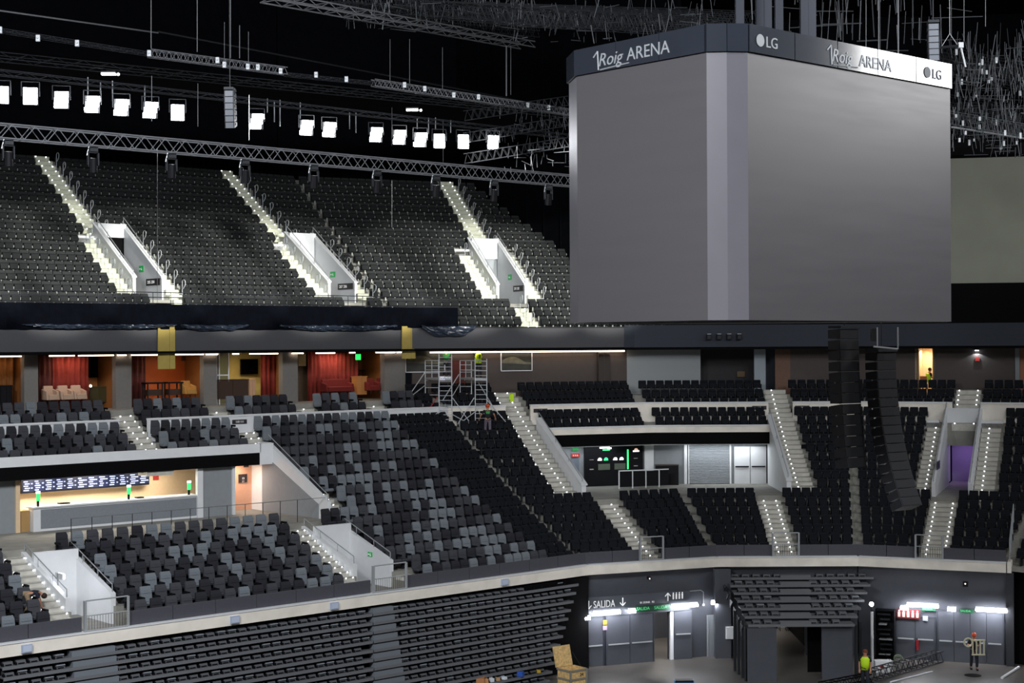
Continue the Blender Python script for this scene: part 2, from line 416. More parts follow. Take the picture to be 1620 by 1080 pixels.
# ------------------------------------------------------------------ concourse fascia and interiors
FD = 10.93
mb = MB(); mb.box(-31, -11.67, FD, FD+.12, -5.45, -5.0)
struct(put(mb.out('trim_balcony_band', M_white), 0))
mb = MB(); mb.box(-31, -11.75, FD+.02, FD+.15, -6.05, -5.45)
struct(put(mb.out('trim_black_fascia', M_black), 0))
mb = MB(); mb.box(-11.75, -10.95, FD, FD+.12, -6.05, -5.0)
struct(put(mb.out('trim_white_fascia_end', M_white), 0))
for i in (1, 2):
    d = 11.8; l = 2.8 if i == 1 else sL(2, d); r = sR(1, d) if i == 1 else 4.75
    struct(put(MB().box(l, r, d, d+.12, -5.37, -4.95).out('trim_balcony_band', M_beam), i))
    struct(put(MB().box(l, r, d-.04, d+.14, -5.02, -4.93).out('trim_band_capping', M_white), i))
    struct(put(MB().box(l, r, d+.02, d+.15, -6.05, -5.37).out('trim_black_fascia', M_black), i))
# back walls
struct(put(MB().box(-31, -10.95, 13.9, 14.1, -8.5, -5.95).out('wall_concourse_left', M_cream), 0))
struct(put(MB().box(-31, -24.0, 11.6, 11.75, -8.5, -5.95).out('wall_bar_end', M_greywall), 0), 'grey end wall left of the bar')
struct(put(MB().box(-24.15, -23.95, 11.5, 13.9, -8.5, -5.95).out('wall_bar_side', M_cream), 0))
struct(put(MB().box(-15.1, -14.8, 11.2, 11.4, -8.5, -5.95).out('trim_bar_post', M_white), 0))
struct(put(MB().box(-14.8, -13.15, 11.3, 11.5, -8.5, -5.95).out('wall_shutter_left', M_greywall), 0))
struct(put(MB().box(-13.15, -13.0, 11.2, 13.9, -8.5, -5.95).out('wall_bar_return', M_white), 0))
struct(put(MB().box(-13.0, -11.0, 12.9, 13.1, -8.5, -5.95).out('wall_salmon_recess', M_salmon), 0))
struct(put(MB().box(-31, -10.9, 11.1, 14.1, -6.05, -5.98).out('ceiling_concourse', M_cream), 0))
# bar counter
t = put(thing('bar_counter', 'long pale bar counter under the lit menu screens', 'counter'), 0, -23.4, 11.35, -8.45)
L = 8.4
MB().box(0, L, 0, .5, 0, 1.05).out('body', M_white, t)
MB().box(.35, L-.05, -.03, 0, .12, .98).out('front_panel', mat('grey_counter_panel', '#83888f', .5, noise=.06, scale=14), t)
MB().box(-.05, L+.02, -.08, .75, 1.05, 1.12).out('worktop', M_white, t)
MB().box(-.75, -.05, .3, .8, 0, .95).out('end_cabinet', mat('tan_cabinet', '#b08c58', .6), t)
for k, s in enumerate((-23.1, -18.6, -15.4)):
    t = put(thing('order_terminal', 'small green-lit payment terminal on the bar, %s from left' % ORD[k+1], 'terminal', 'payment terminals on the bar'), 0, s, 11.5, -7.33)
    MB().box(-.05, .05, 0, .05, 0, .28).out('stand', M_blackpl, t)
    MB().box(-.08, .08, -.03, .02, .25, .58).out('screen', mat('green_screen', '#30e060', .5, emit=2.2), t)
    MB().box(-.09, .09, -.04, .03, .58, .68).out('top_light', mat('white_glow', '#ffffff', .5, emit=2.), t)
for k, (s, w_) in enumerate(((-22.0, .5), (-18.1, .35))):
    o = put(MB().box(0, w_, 0, .3, 0, .06).out('till_tray', M_blackpl), 0, s, 11.6, -7.33); tag(o, 'flat dark tray lying on the bar counter, %s one' % ('left' if k == 0 else 'middle'), 'tray')
# menu screens on the back wall
t = put(thing('menu_display', 'long blue-lit row of price screens over the bar', 'display'), 0, -22.95, 13.45, -6.85)
MB().box(-.05, 6.5, .05, .2, -.05, .62).out('housing', M_blackpl, t)
M_ms = mat('menu_screen_glow', '#0c1430', .4, emit=.6)
M_mt = mat('menu_text_glow', '#b4c4ff', .4, emit=1.1)
random.seed(3)
for k in range(12):
    x0 = k*.54
    s_ = MB().box(x0+.01, x0+.53, .03, .06, 0, .56).out('screen', M_ms, t)
    b = MB()
    for r_ in range(5):
        yy = .46-.1*r_; a = x0+.06+.05*(r_ % 2); b.box(a, a+random.uniform(.16, .3), .02, .03, yy, yy+.04)
        if r_ % 2: b.box(x0+.42, x0+.49, .02, .03, yy, yy+.04)
    b.out('price_lines', M_mt, s_)
# posters in salmon recess
def board(name, label, cat, i, s, d, z, w_, h, m, txt=None, tm=None, size=.1, turn=0, group=None):
    t = put(thing(name, label, cat, group), i, s, d, z, turn)
    MB().box(-w_/2, w_/2, -.015, .015, -h/2, h/2).out('board', m, t)
    if txt: textobj(txt, size, tm or M_signw, t, 0, -.02, -size*.35, .002, align='CENTER')
    return t
board('fire_sign', 'red fire equipment sign in the salmon recess', 'sign', 0, -12.85, 12.85, -6.25, .5, .22, M_red, 'h h h', size=.16)
board('exit_board', 'small dark exit board high in the salmon recess', 'sign', 0, -11.35, 12.85, -6.2, .28, .2, M_dsign)
board('gate_board', 'dark numbered board on the salmon recess wall', 'sign', 0, -11.55, 12.85, -6.85, .5, .42, M_dsign, '10\n11', size=.16)
board('fire_sign', 'red and orange extinguisher notices at the right end of the bar', 'sign', 0, -15.9, 13.85, -6.55, .3, .34, M_red)
# ------------------------------------------------------------------ right concourse wall with menu screens
D2 = 13.2
struct(put(MB().box(2.8, sR(1, D2), D2, D2+.2, -8.5, -5.95).out('wall_concourse_middle', M_greywall), 1))
struct(put(MB().box(sL(2, D2), 4.75, D2, D2+.2, -8.5, -5.95).out('wall_concourse_right', M_greywall), 2))
for i in (1, 2):
    d = 11.8; l = 2.8 if i == 1 else sL(2, d); r = sR(1, d) if i == 1 else 4.75
    struct(put(MB().box(l, r, d+.1, D2+.1, -6.1, -6.0).out('ceiling_concourse', M_white), i))
t = put(thing('menu_display', 'black food kiosk wall with green and white lit graphics', 'display'), 1, 5.75, 13.0, -8.5)
MB().box(0, 3.75, 0, .15, 0, 2.45).out('panel', M_blackpl, t)
g = mat('lit_green', '#30d070', .5, emit=2.5); wl = mat('lit_white', '#f4f4f4', .5, emit=1.6)
b = MB(); b.box(.95, 1.6, -.03, 0, 2.2, 2.3); b.box(1.45, 1.7, -.03, 0, 2.16, 2.26); b.out('logo_bar', wl, t)
MB().box(1.15, 1.6, -.03, 0, 2.08, 2.16).out('logo_underline', g, t)
MB().box(2.72, 2.8, -.04, 0, .95, 2.1).out('light_bar', g, t)
for k, x0 in enumerate((.95, 1.35, 1.95, 2.35)):
    q = MB(); n = 10; vs = [(x0+.13*math.cos(PI*j/n), -.03, 1.55+.12*math.sin(PI*j/n)) for j in range(n+1)]
    q.add(vs, [tuple(range(n+1))]); q.box(x0-.13, x0+.13, -.03, 0, 1.5, 1.55)
    q.out('dish_picture', wl if k != 1 else g, t)
MB().box(3.1, 3.5, -.03, 0, 1.95, 2.03).out('emblem_bar', wl, t); MB().ball((3.3, -.02, 2.06), .13, 8, (1, .1, .8)).out('emblem', mat('amber_glow', '#d8a890', .5, emit=1.2), t)
b = MB(); b.box(.85, 1.6, -.03, 0, .95, 1.3); b.box(1.9, 2.6, -.03, 0, .95, 1.3); b.out('picture_strip', mat('dim_food_picture', '#4b5348', .5, emit=.25), t)
b = MB(); b.box(.3, .55, -.03, 0, 1.55, 1.58); b.box(.3, .55, -.03, 0, .98, 1.03); b.box(3.15, 3.4, -.03, 0, 1.55, 1.58); b.box(3.15, 3.4, -.03, 0, 1.1, 1.14); b.out('small_print', mat('dim_print', '#8a8a8a', .5, emit=.4), t)
struct(put(MB().box(-2.5, -1.95, 13.0, 13.2, -8.5, -6.0).out('trim_white_post', M_white), 2))
struct(put(MB().box(-.15, 0.02, 13.0, 13.2, -8.5, -6.0).out('trim_white_post', M_white), 2))
t = put(thing('kiosk_counter', 'dark counter front between the white posts', 'counter'), 2, -1.9, 12.4, -8.5)
MB().box(0, 1.35, 0, .4, 0, 1.15).out('body', M_blackpl, t); MB().box(-.02, 1.37, -.05, .45, 1.15, 1.2).out('worktop', mat('brown_worktop', '#4a3a34', .5), t)
t = put(thing('roller_shutter', 'closed grey roller shutter behind the right concourse', 'shutter'), 2, .1, 13.1, -8.5)
mb = MB()
for k in range(26): mb.prof([(0, .02+.09*k), (-.03, .065+.09*k), (0, .11+.09*k), (.04, .11+.09*k), (.04, .02+.09*k)], .05, 2.45)
mb.out('slats', M_greywall, t); MB().box(0, .05, -.04, .06, 0, 2.45).out('guide', M_white, t); MB().box(2.45, 2.55, -.04, .06, 0, 2.45).out('guide', M_white, t)
t = put(thing('double_door', 'pale double door with dark push bars, right of the shutter', 'door'), 2, 2.8, 13.05, -8.5)
for k in range(2):
    l = MB().box(.02+.97*k, .95+.97*k, 0, .06, 0, 2.2).out('door_leaf', M_white, t)
    MB().box(.08+.97*k, .88+.97*k, -.07, -.02, .98, 1.06).out('push_bar', M_dmetal, l)
t = put(thing('guard_rail', 'white guard rail in front of the menu screens', 'railing'), 1, 7.0, 11.0, -8.5)
mb = MB(); 
for k in range(4): mb.box(k*.85, k*.85+.06, 0, .06, 0, 1.05)
mb.out('posts', M_white, t); MB().box(0, 3.2, 0, .06, 1.0, 1.06).out('top_rail', M_white, t)
MB().box(0.03, 3.2, .02, .04, .1, .98).out('infill', M_blackpl, t)
board('exit_board', 'green exit board beside the kiosk wall', 'sign', 1, 5.2, 13.1, -6.3, .38, .16, M_green)
board('fire_sign', 'red fire notices beside the kiosk wall', 'sign', 1, 5.2, 13.1, -6.65, .55, .22, M_red, 'h h h', size=.16)
board('notice_sheet', 'tall slate door panel beside the kiosk wall', 'panel', 1, 5.2, 13.15, -7.6, .5, 1.5, mat('slate_door', '#67707c', .5))
# glass railing before the bar concourse
t = put(thing('platform_rail', 'thin dark post rail along the bar platform edge', 'railing'), 0, -24.0, 6.35, -8.45)
for k in range(13): MB().tube((k*.95, 0, 0), (k*.95, 0, 1.05), .018).out('post', M_dmetal, t); MB().tube((0, 0, 1.05), (13.0, 0, 1.05), .015).out('top_rail', M_metal, t)
# ------------------------------------------------------------------ balcony band between lower bowl and promenade rows
BAND = [(0, -31.0, -18.0), (0, -16.45, 13.7*T1), (1, -13.7*T1, 1.05), (1, 2.6, LEN[1]+13.7*T2), (2, -13.7*T2, 4.95), (2, 6.4, LEN[2]+13.7*T2), (3, -13.7*T2, 3.4), (3, 4.95, LEN[3]+13.7*T2), (4, -13.7*T2, 8)]
for i, a, b in BAND:
    struct(put(MB().box(a, b, 13.57, 13.72, -4.95, -3.75).out('wall_balcony_band', M_beam if i else M_white), i))
    struct(put(MB().box(a, b, 13.53, 13.76, -3.75, -3.66).out('trim_balcony_capping', M_white), i))
def bandsign(i, s, lab, txt):
    board('row_sign', lab, 'sign', i, s, 13.54, -4.02, .85, .22, M_dsign, txt, size=.15, group='dark sector signs on the balcony band')
bandsign(0, -11.3, 'dark sector sign on the white band below the suites', '110 111')
bandsign(1, 3.2, 'dark sector sign beside the top of the long lit stair', '112')
bandsign(2, 4.4, 'dark sector sign left of the middle upper stair', '113')
bandsign(2, 6.95, 'dark sector sign right of the middle upper stair', '114')
# ------------------------------------------------------------------ seats
def club_parts(arm2=False):
    W = .25 if arm2 else .235
    back = MB().prof([(.16, .40), (.30, .42), (.40, 1.02), (.31, 1.06), (.24, .92)], -W, W)
    # taper the shoulders and the headrest
    k = len(back.v)
    back.v = [(x*(.86 if z > 1.0 else 1), y, z) for x, y, z in back.v]
    back.box(-W*.8, W*.8, .2, .27, .78, .8)
    cush = MB().prof([(-.26, .36), (-.28, .43), (-.22, .49), (.18, .45), (.2, .34)], -W, W)
    arm = MB().box(W+(.04 if arm2 else .0), W+(.13 if arm2 else .05), -.24, .16, .6, .69).box(W+.03, W+.06, .1, .2, .3, .63)
    base = MB().box(-.05, .05, -.02, .12, 0, .36).box(-W, W, -.2, .25, .32, .36).box(-.16, .16, -.06, .18, 0, .03)
    return back, cush, arm, base
def fold_parts():
    back = MB().prof([(.18, .40), (.25, .38), (.33, .84), (.28, .87), (.235, .8)], -.24, .24)
    back.v = [(x*(.92 if z > .83 else 1), y, z) for x, y, z in back.v]
    pan = MB().prof([(.02, .42), (.08, .38), (.2, .44), (.24, .74), (.17, .77), (.08, .7)], -.21, .21)
    br = MB().box(-.03, .03, .02, .24, 0, .44).box(.245, .275, .0, .26, .3, .62)
    return back, pan, br
def tier_parts():
    back = MB().prof([(.18, .30), (.25, .28), (.33, .84), (.28, .87), (.225, .74)], -.238, .238)
    back.v = [(x*(.93 if z > .79 else 1), y, z) for x, y, z in back.v]
    pan = MB().prof([(.0, .42), (.06, .36), (.19, .42), (.225, .66), (.16, .72), (.06, .66)], -.2, .2)
    br = MB().box(.238, .262, .03, .1, .44, .56).box(-.03, .03, .1, .2, 0, .4)
    return back, pan, br
CM = {'light blue-grey': M_cloth_l, 'mid grey': M_cloth_m, 'dark grey': M_cloth_d}
def make_club(kind, colour, arm2):
    t = bpy.data.objects.new(kind, None); C.objects.link(t); t.empty_display_size = .2
    b, c, a, ba = club_parts(arm2); m = CM[colour]
    o = b.out('backrest', m, t); o = c.out('seat_cushion', m, t)
    a.out('armrest', M_blackpl, t)
    if arm2:
        a2 = MB(); a2.v = [(-x, y, z) for x, y, z in a.v]; a2.f = a.f; a2.out('armrest', M_blackpl, t)
    ba.out('pedestal', M_dmetal, t); return proto(t)
def make_fold(kind, parts, m1, m2, m3):
    t = bpy.data.objects.new(kind, None); C.objects.link(t); t.empty_display_size = .2
    b, p, r = parts; b.out('backrest', m1, t); p.out('seat_pan', m2, t); r.out('bracket', m3, t); return proto(t)
SEATS = {'armchair': [], 'club': [], 'fold': [], 'tier': []}
def visible(p, hmax=1.0):
    if p.y < 20: return False
    X = 810+F*p.x/p.y; Y = 540-F*(p.z+.5)/p.y
    return -25 < X < 1645 and -20 < Y < 1100
def addseats(kind, i, s0f, s1f, n, pitch, block, zf=zl, yo=.5, doff=0, colours=None):
    """s0f/s1f give the ends of the row; seats are spread evenly"""
    d = .85*n+yo+doff; a = s0f; b = s1f
    L = b-a; k = int(L/pitch+.45)
    if k < 1: return
    q = L/k if (L/k < pitch*1.12 or k > 2) else pitch
    for j in range(k):
        s = a+q*(j+.5); p = pt(i, s, d, zf(n))
        if not visible(p): continue
        SEATS[kind].append((p, i, n, j+1, block, random.choice(colours) if colours else None))
random.seed(11)
GC = ['light blue-grey']*3+['mid grey']*5+['dark grey']*4
LC = ['light blue-grey']*3+['mid grey']*4+['dark grey']*3
for n in range(7):
    a = -24.1 if n < 6 else -25.0
    addseats('armchair', 0, a, -13.85, n, .68, 'block under the bar', colours=GC)
    addseats('armchair', 0, -31, -27.5, n, .68, 'far left block', colours=GC)
    addseats('club', 0, -9.5 if n < 2 else (-10.35 if n < 6 else -11.6), -1.8, n, .55, 'right of second vomitory', colours=LC)
for n in range(7, 16):
    addseats('club', 0, -9.5 if n < 9 else -10.5, -1.8, n, .55, 'above second vomitory', colours=LC)
for n in range(13, 16):
    addseats('club', 0, -24.9, -18.0, n, .55, 'block over the bar', colours=GC)
    addseats('club', 0, -30.9, -26.3, n, .55, 'far left over the bar', colours=GC)
    addseats('club', 0, -16.4, -11.85 + .35*(15-n)*0, n, .55, 'small block over the bar', colours=GC)
for n in (16, 17):
    for a, b, nm in ((-24.9, -18.0, 'first suite'), (-16.4, -12.6, 'orange-walled suite'), (-11.1, -7.3, 'yellow-walled suite'), (-5.7, -2.7, 'red-curtained suite'), (-1.0, 1.2, 'last suite')):
        addseats('club', 0, a, b, n, .55, 'before '+nm, colours=GC)
for n in range(16):
    addseats('fold', 0, -1.75, .85*n*T1-.06, n, .55, 'wing beside club seats')
    l = -.85*n*T1+.08
    addseats('fold', 1, l, 3.0 if n < 7 else 1.05, n, .55, 'left of long lit stair')
    if n < 7:
        addseats('fold', 1, 4.6, LEN[1]+.85*n*T2-.05, n, .55, 'block below the menu screens')
        addseats('fold', 2, -.85*n*T2+.15, 2.9, n, .55, 'block below the grey shutter')
        addseats('fold', 2, 4.4, LEN[2]+.85*n*T2-.1, n, .55, 'block right of the middle stair')
        addseats('fold', 3, -.85*n*T2+.12, 3.0, n, .55, 'block under the line arrays')
        addseats('fold', 3, 4.45, LEN[3]+.85*n*T2-.1, n, .55, 'right end block')
    else:
        addseats('fold', 2, 6.45, LEN[2]+.85*n*T2-.1, n, .55, 'block right of the middle stair')
        addseats('fold', 3, -.85*n*T2+.12, 2.05, n, .55, 'block under the line arrays')
        addseats('fold', 3, 6.4, LEN[3]+.85*n*T2-.1, n, .55, 'right end block')
    if n in (14, 15):
        addseats('fold', 1, 3.0, LEN[1]+.85*n*T2-.2, n, .55, 'block over the menu screens')
        addseats('fold', 2, -.85*n*T2+.3, 4.7, n, .55, 'block over the grey shutter')
    addseats('fold', 4, -.85*n*T2+.2, 3.5, n, .55, 'last block at the right edge')
for n in (16, 17, 18):
    addseats('fold', 0, 1.3, .85*n*T1-.05, n, .55, 'wing behind scaffold')
    addseats('fold', 1, -.85*n*T1+.1, 1.0, n, .55, 'promenade behind scaffold')
    addseats('fold', 1, 2.7, LEN[1]+.85*n*T2-.2, n, .55, 'promenade under picture')
    addseats('fold', 2, -.85*n*T2+.2, 4.9, n, .55, 'promenade before pale wall')
    addseats('fold', 2, 6.5, LEN[2]+.85*n*T2-.1, n, .55, 'promenade behind line arrays')
    addseats('fold', 3, -.85*n*T2+.2, 3.4, n, .55, 'promenade before lit doorway')
    addseats('fold', 3, 5.0, LEN[3]+.85*n*T2, n, .55, 'promenade at right edge')
# upper tier
UC10 = lambda m: [(-30, -16.35), (-12.55, -4.0), (0., .85*m*TU-.02)] if m < 9 else [(-30, -15.65), (-14.4, -3.35), (-2.1, .85*m*TU-.02)]
for m in range(17):
    if m < 3: iv = [(-30, -14.9), (-12.9, -2.6), (-.9, .85*m*TU-.02)]
    elif m == 8: iv = [(-30, -16.35), (-12.55, -4.0), (0., .85*m*TU-.02)]
    else: iv = UC10(m)
    for a, b in iv:
        addseats('tier', 10, a, b, m, .5, 'upper stand', zf=zu)
    re = 17.4-.44*m
    if m < 3: iv = [(-.85*m*TU+.05, 7.6), (8.8, re)]
    elif m < 9: iv = [(-.85*m*TU+.05, 6.1), (10.2, re)]
    else: iv = [(-.85*m*TU+.05, 7.7), (9.1, re)]
    for a, b in iv:
        addseats('tier', 11, a, b, m, .57, 'upper corner stand', zf=zu)
PROTO = {}
def seat_rot(i): return (0, 0, PI/2-SEG[i][2])
def stuff_seats(name, items, parts_of, label):
    by = {}
    for p, i, n, j, blk, col in items:
        R = Matrix.Translation(p) @ Matrix.Rotation(PI/2-SEG[i][2], 4, 'Z')
        if i == 11: R = R @ Matrix.Diagonal((1.13, 1, 1, 1))
        for mbp, m in parts_of(col):
            by.setdefault(m.name, (m, MB()))[1].add(mbp.v, mbp.f, R)
    big = MB(); mats = []; idx = []
    for k, (m, mb) in by.items():
        mats.append(m); idx += [len(mats)-1]*len(mb.f); big.add(mb.v, mb.f)
    me = big.mesh(name, mats); me.polygons.foreach_set('material_index', idx)
    o = bpy.data.objects.new(name, me); C.objects.link(o)
    return tag(o, label, 'seats', kind='stuff')
def words(s, n=16): return ' '.join(s.split()[:n])
def build_kind(kind, name, limit, phr, group, stufflabel, protos, parts_of):
    it = sorted(SEATS[kind], key=lambda q: q[0].y + (0 if 0 < 810+F*q[0].x/q[0].y < 1620 else 50))
    for p, i, n, j, blk, col in it[:limit]:
        key = col or 'x'
        if key not in protos['_used']:
            o = protos[key]; protos['_used'].add(key)
        else: o = dup(protos[key])
        o.location = p; o.rotation_euler = seat_rot(i)
        if i == 11: o.scale = (1.13, 1, 1)
        nm = ('up' if i >= 10 else '')
        lab = phr(col)+', %s from left, %s row, %s' % (ordn(j), ordn(n+1), blk)
        tag(o, lab, 'seat', group)
    if it[limit:]:
        stuff_seats(name, it[limit:], parts_of, stufflabel)
P1 = {c: make_club('club_armchair', c, True) for c in CM}; P1['_used'] = set()
P2 = {c: make_club('padded_chair', c, False) for c in CM}; P2['_used'] = set()
P3 = {'x': make_fold('folding_chair', fold_parts(), M_seatblk, M_seatpan, M_dmetal), '_used': set()}
P4 = {'x': make_fold('tipup_chair', tier_parts(), M_tier, M_tierp, M_brkt), '_used': set()}
def club_of(a2):
    b, c, a, ba = club_parts(a2)
    return lambda col: [(b, CM[col]), (c, CM[col]), (a, M_blackpl), (ba, M_dmetal)]
fp = fold_parts(); tp = tier_parts()
build_kind('armchair', 'club_armchair', 300, lambda c: c+' armchair', 'wide padded armchairs in the lower left blocks', 'padded armchairs at the far left', P1, club_of(True))
build_kind('club', 'padded_chair', 300, lambda c: c+' club seat', 'padded club seats in the lower bowl', 'more distant grey padded club seats of the lower bowl', P2, club_of(False))
build_kind('fold', 'folding_chair', 300, lambda c: 'black seat', 'black folding seats of the lower bowl', 'black folding seats filling the farther rows of the lower bowl', P3, lambda c: [(fp[0], M_seatblk), (fp[1], M_seatpan), (fp[2], M_dmetal)])
build_kind('tier', 'tipup_chair', 300, lambda c: 'tipped-up seat', 'tipped-up seats of the upper stand', 'charcoal tipped-up seats filling the farther part of the upper stand', P4, lambda c: [(tp[0], M_tier), (tp[1], M_tierp), (tp[2], M_brkt)])
print('SEATS', {k: len(v) for k, v in SEATS.items()})
# ------------------------------------------------------------------ upper tier terrace
UP = {10: [(-15.2, -13.5, 3, 9), (-2.85, -.97, 3, 9)], 11: [(7.25, 9.15, 3, 9)]}
for i in (10, 11):
    mb = MB()
    for m in range(18):
        d0, d1 = .85*m, .85*(m+1)+.01; z = zu(m)
        cuts = [(a, b) for a, b, m0, m1 in UP[i] if m0 <= m < m1]
        cur = (sL(i, d0), sL(i, d1)); res = []
        R = (sR(i, d0), sR(i, d1)) if i == 10 else (17.9-.44*m, 17.9-.44*m)
        for a, b in cuts: res.append((cur[0], cur[1], a, a)); cur = (b, b)
        res.append((cur[0], cur[1], R[0], R[1]))
        for a0, a1, b0, b1 in res: mb.quadbox([(a0, d0), (b0, d0), (b1, d1), (a1, d1)], z-.8, z)
    struct(put(mb.out('floor_upper_terrace', mat('upper_concrete', '#77766f', .8, noise=.12, scale=1.5)), i))
ust = lambda lab, i, s0, s1, a, b, cols: stair('', lab, i, s0, s1, a, b, cols, m=M_ustep, zf=zu)
ust('upper stair above the left vomitory of the upper stand', 10, -15.55, -14.5, 9, 17, (.2, .8))
ust('stair running down left of the left upper vomitory', 10, -16.25, -15.35, 3, 8, ())
ust('stair running down right of the left upper vomitory', 10, -13.35, -12.6, 3, 8, ())
ust('upper stair above the middle vomitory of the upper stand', 10, -3.25, -2.2, 9, 17, (.2, .8))
ust('stair running down left of the middle upper vomitory', 10, -3.9, -2.98, 3, 8, ())
ust('stair running down right of the middle upper vomitory', 10, -.85, -.05, 3, 8, ())
ust('upper stair above the right vomitory of the upper stand', 11, 7.8, 9.0, 9, 17, (.2, .8))
ust('stair running down left of the right upper vomitory', 11, 6.2, 7.1, 3, 8, ())
ust('stair running down right of the right upper vomitory', 11, 9.3, 10.1, 3, 8, ())
ust('short bright stair at the foot of the right upper vomitory', 11, 7.65, 8.75, 0, 2, (.25, .75))
ust('short stair below the left upper vomitory', 10, -14.8, -13.0, 0, 2, ())
ust('short stair below the middle upper vomitory', 10, -2.5, -1.0, 0, 2, ())
UG = 'white vomitories of the upper stand'
for k, (i, s0, s1, lab, l1, l2) in enumerate([(10, -15.2, -13.5, 'left', '205', '204'), (10, -2.85, -.97, 'middle', '207', '206'), (11, 7.25, 9.15, 'right', '209', '208')]):
    t = put(thing('upper_vomitory', 'white walled vomitory of the upper stand, the %s one of three' % lab, 'stairwell', UG), i, s0, 0, 0)
    W = s1-s0; zf_ = zu(3)
    for s in (0, W):
        MB().prof([(3.4, zf_), (7.9, zf_), (7.9, zu(8.8)+.95), (3.4, zu(3.3)+1.0)], s-.09, s+.09).out('side_wall', M_white, t)
        MB().prof([(3.38, zu(3.3)+1.0), (7.9, zu(8.8)+.95), (7.9, zu(8.8)+1.03), (3.38, zu(3.3)+1.08)], s-.14, s+.14).out('wall_capping', M_white, t)
        hr = MB(); hr.path([(s, 3.5, zu(3.3)+1.05), (s, 3.5, zu(3.3)+1.4), (s, 7.8, zu(8.8)+1.35), (s, 7.8, zu(8.8)+1.0)], .022)
        for f in (.33, .66): hr.tube((s, 3.5+4.3*f, zu(3.3)+1.05+3.3*f), (s, 3.5+4.3*f, zu(3.3)+1.4+3.3*f), .015)
        hr.out('handrail', M_metal, t)
    hb = zu(8.8)+.95-(.75, 3.4, 1.3)[k]
    MB().box(0, W, 7.46, 7.64, hb, zu(8.8)+.95).out('head_wall', M_white, t)
    MB().box(0, W, 2.5, 7.6, zf_-.2, zf_).out('passage_floor', M_conc, t)
    MB().box(0, W, 7.58, 7.64, zf_, hb).out('back_wall_or_opening', M_black if k == 0 else M_greywall, t)  # left one: black sheet stands in for the darkness of the open passage
    exit_sign(i, s1-.1, 5.6, zf_+1.75, 'green exit sign inside the %s upper vomitory' % lab, .5, .34, turn=-PI/2)
    b = put(thing('sector_board', 'dark sector number board low in the %s upper vomitory' % lab, 'sign', 'sector boards in the upper vomitories'), i, s1-.11, 4.3, zf_+1.0, -PI/2)
    MB().box(-.75, .75, -.02, .02, -.18, .18).out('board', M_dsign, b); textobj(l1+' '+l2, .24, M_signw, b, -.6, -.03, -.08, .003)
    o = put(MB().box(0, 1.15, -.05, .15, -.1, .38).out('landing_beam', M_white), i, s0-1.15, 7.7, zu(9)-.25)
    tag(o, 'bright white landing beam left of the %s upper vomitory' % lab, 'beam', 'landing beams of the upper stand')
# hooped handrails along the upper aisles
def hoop_rail():
    t = bpy.data.objects.new('aisle_handrail', None); C.objects.link(t)
    mb = MB(); pts = [(0, 0, 0), (0, 0, .95)]
    for k in range(9):
        a = PI*k/8; pts.append((.0, -.16+.16*math.cos(a), .95+.14*math.sin(a)))
    pts += [(0, -.3, .8), (0, -.1, .62), (0, 0, .6)]
    mb.path(pts, .02, 5); mb.out('hoop', M_alu, t); MB().tube((0, 0, .35), (-.45, 0, .35), .016, 5).out('side_bar', M_alu, t)
    return proto(t)
hp = hoop_rail(); first = True
for i, s, a, b, lab in ((10, -14.45, 9, 17, 'left upper stair'), (10, -12.6, 3, 9, 'stair right of the left upper vomitory'), (10, -15.8, 3, 9, 'stair left of the left upper vomitory'),
                        (10, -2.15, 9, 17, 'middle upper stair'), (10, -.05, 3, 9, 'stair right of the middle upper vomitory'), (10, -3.4, 3, 9, 'stair left of the middle upper vomitory'),
                        (11, 9.05, 9, 17, 'right upper stair'), (11, 10.15, 3, 9, 'stair right of the right upper vomitory'), (11, 6.7, 3, 9, 'stair left of the right upper vomitory'), (11, 8.2, 0, 3, 'short bright stair')):
    for k, m in enumerate(range(a, b)):
        o = hp if first else dup(hp); first = False
        put(o, i, s, .85*m+.45, zu(m))
        tag(o, 'hooped steel handrail, %s from the bottom of the %s' % (ordn(k+1), lab), 'handrail', 'hooped handrails on the upper aisles')
# ------------------------------------------------------------------ upper tier front: fascia, netting, plastic, boards
for i in (10, 11):
    a, b = (-30, 0) if i == 10 else (0, 15.2)
    struct(put(MB().box(a, b, -.05, .15, -.38, .80).out('wall_upper_fascia', M_fascia), i))
    struct(put(MB().box(a, b, -.08, .12, .80, .86).out('trim_fascia_capping', M_dmetal), i))
    struct(put(MB().box(a, b, .0, 9 if i == 10 else 8, -.52, -.38).out('ceiling_soffit', M_black), i))
struct(put(MB().box(15.0, 15.2, 0, 8, -.5, .82).out('trim_fascia_end', M_fascia), 11))
# dark band continuing to the right, set back
for i in (1, 2, 3, 4):
    a = 9.5 if i == 1 else sL(i, 15.5); b = sR(i, 15.5) if i < 4 else 9
    struct(put(MB().box(a, b, 15.5, 15.7, -.4, .95).out('wall_dark_band', mat('blue_black_band', '#262c38', .7)), i))
    struct(put(MB().box(a, b, 15.6, 22, -.55, -.4).out('ceiling_promenade', M_black), i))
t = put(thing('safety_netting', 'dark blue cloth screen along the front of the upper stand', 'screen'), 10, -30, -.15, .82)
mb = MB(); N = 120; L = 30.0
vs = []; fs = []
for j in range(N+1):
    x0 = L*j/N; y0 = .05*math.sin(j*1.7)+.02*math.sin(j*.6)
    for r_ in range(4): vs.append((x0, y0*(r_/3), 1.15-.42*r_ + .0))
for j in range(N):
    for r_ in range(3): k = j*4+r_; fs.append((k, k+4, k+5, k+1))
mb.add(vs, fs); o = mb.out('cloth', M_navy, t); so = o.modifiers.new('s', 'SOLIDIFY'); so.thickness = .02
mb = MB()
for h in (1.2, 1.5, 1.75): mb.tube((0, .1, h), (30, .1, h), .025)
for k in range(31): mb.tube((k, .1, 0), (k, .1, 1.75), .02)
mb.out('guard_rail', M_dmetal, t)
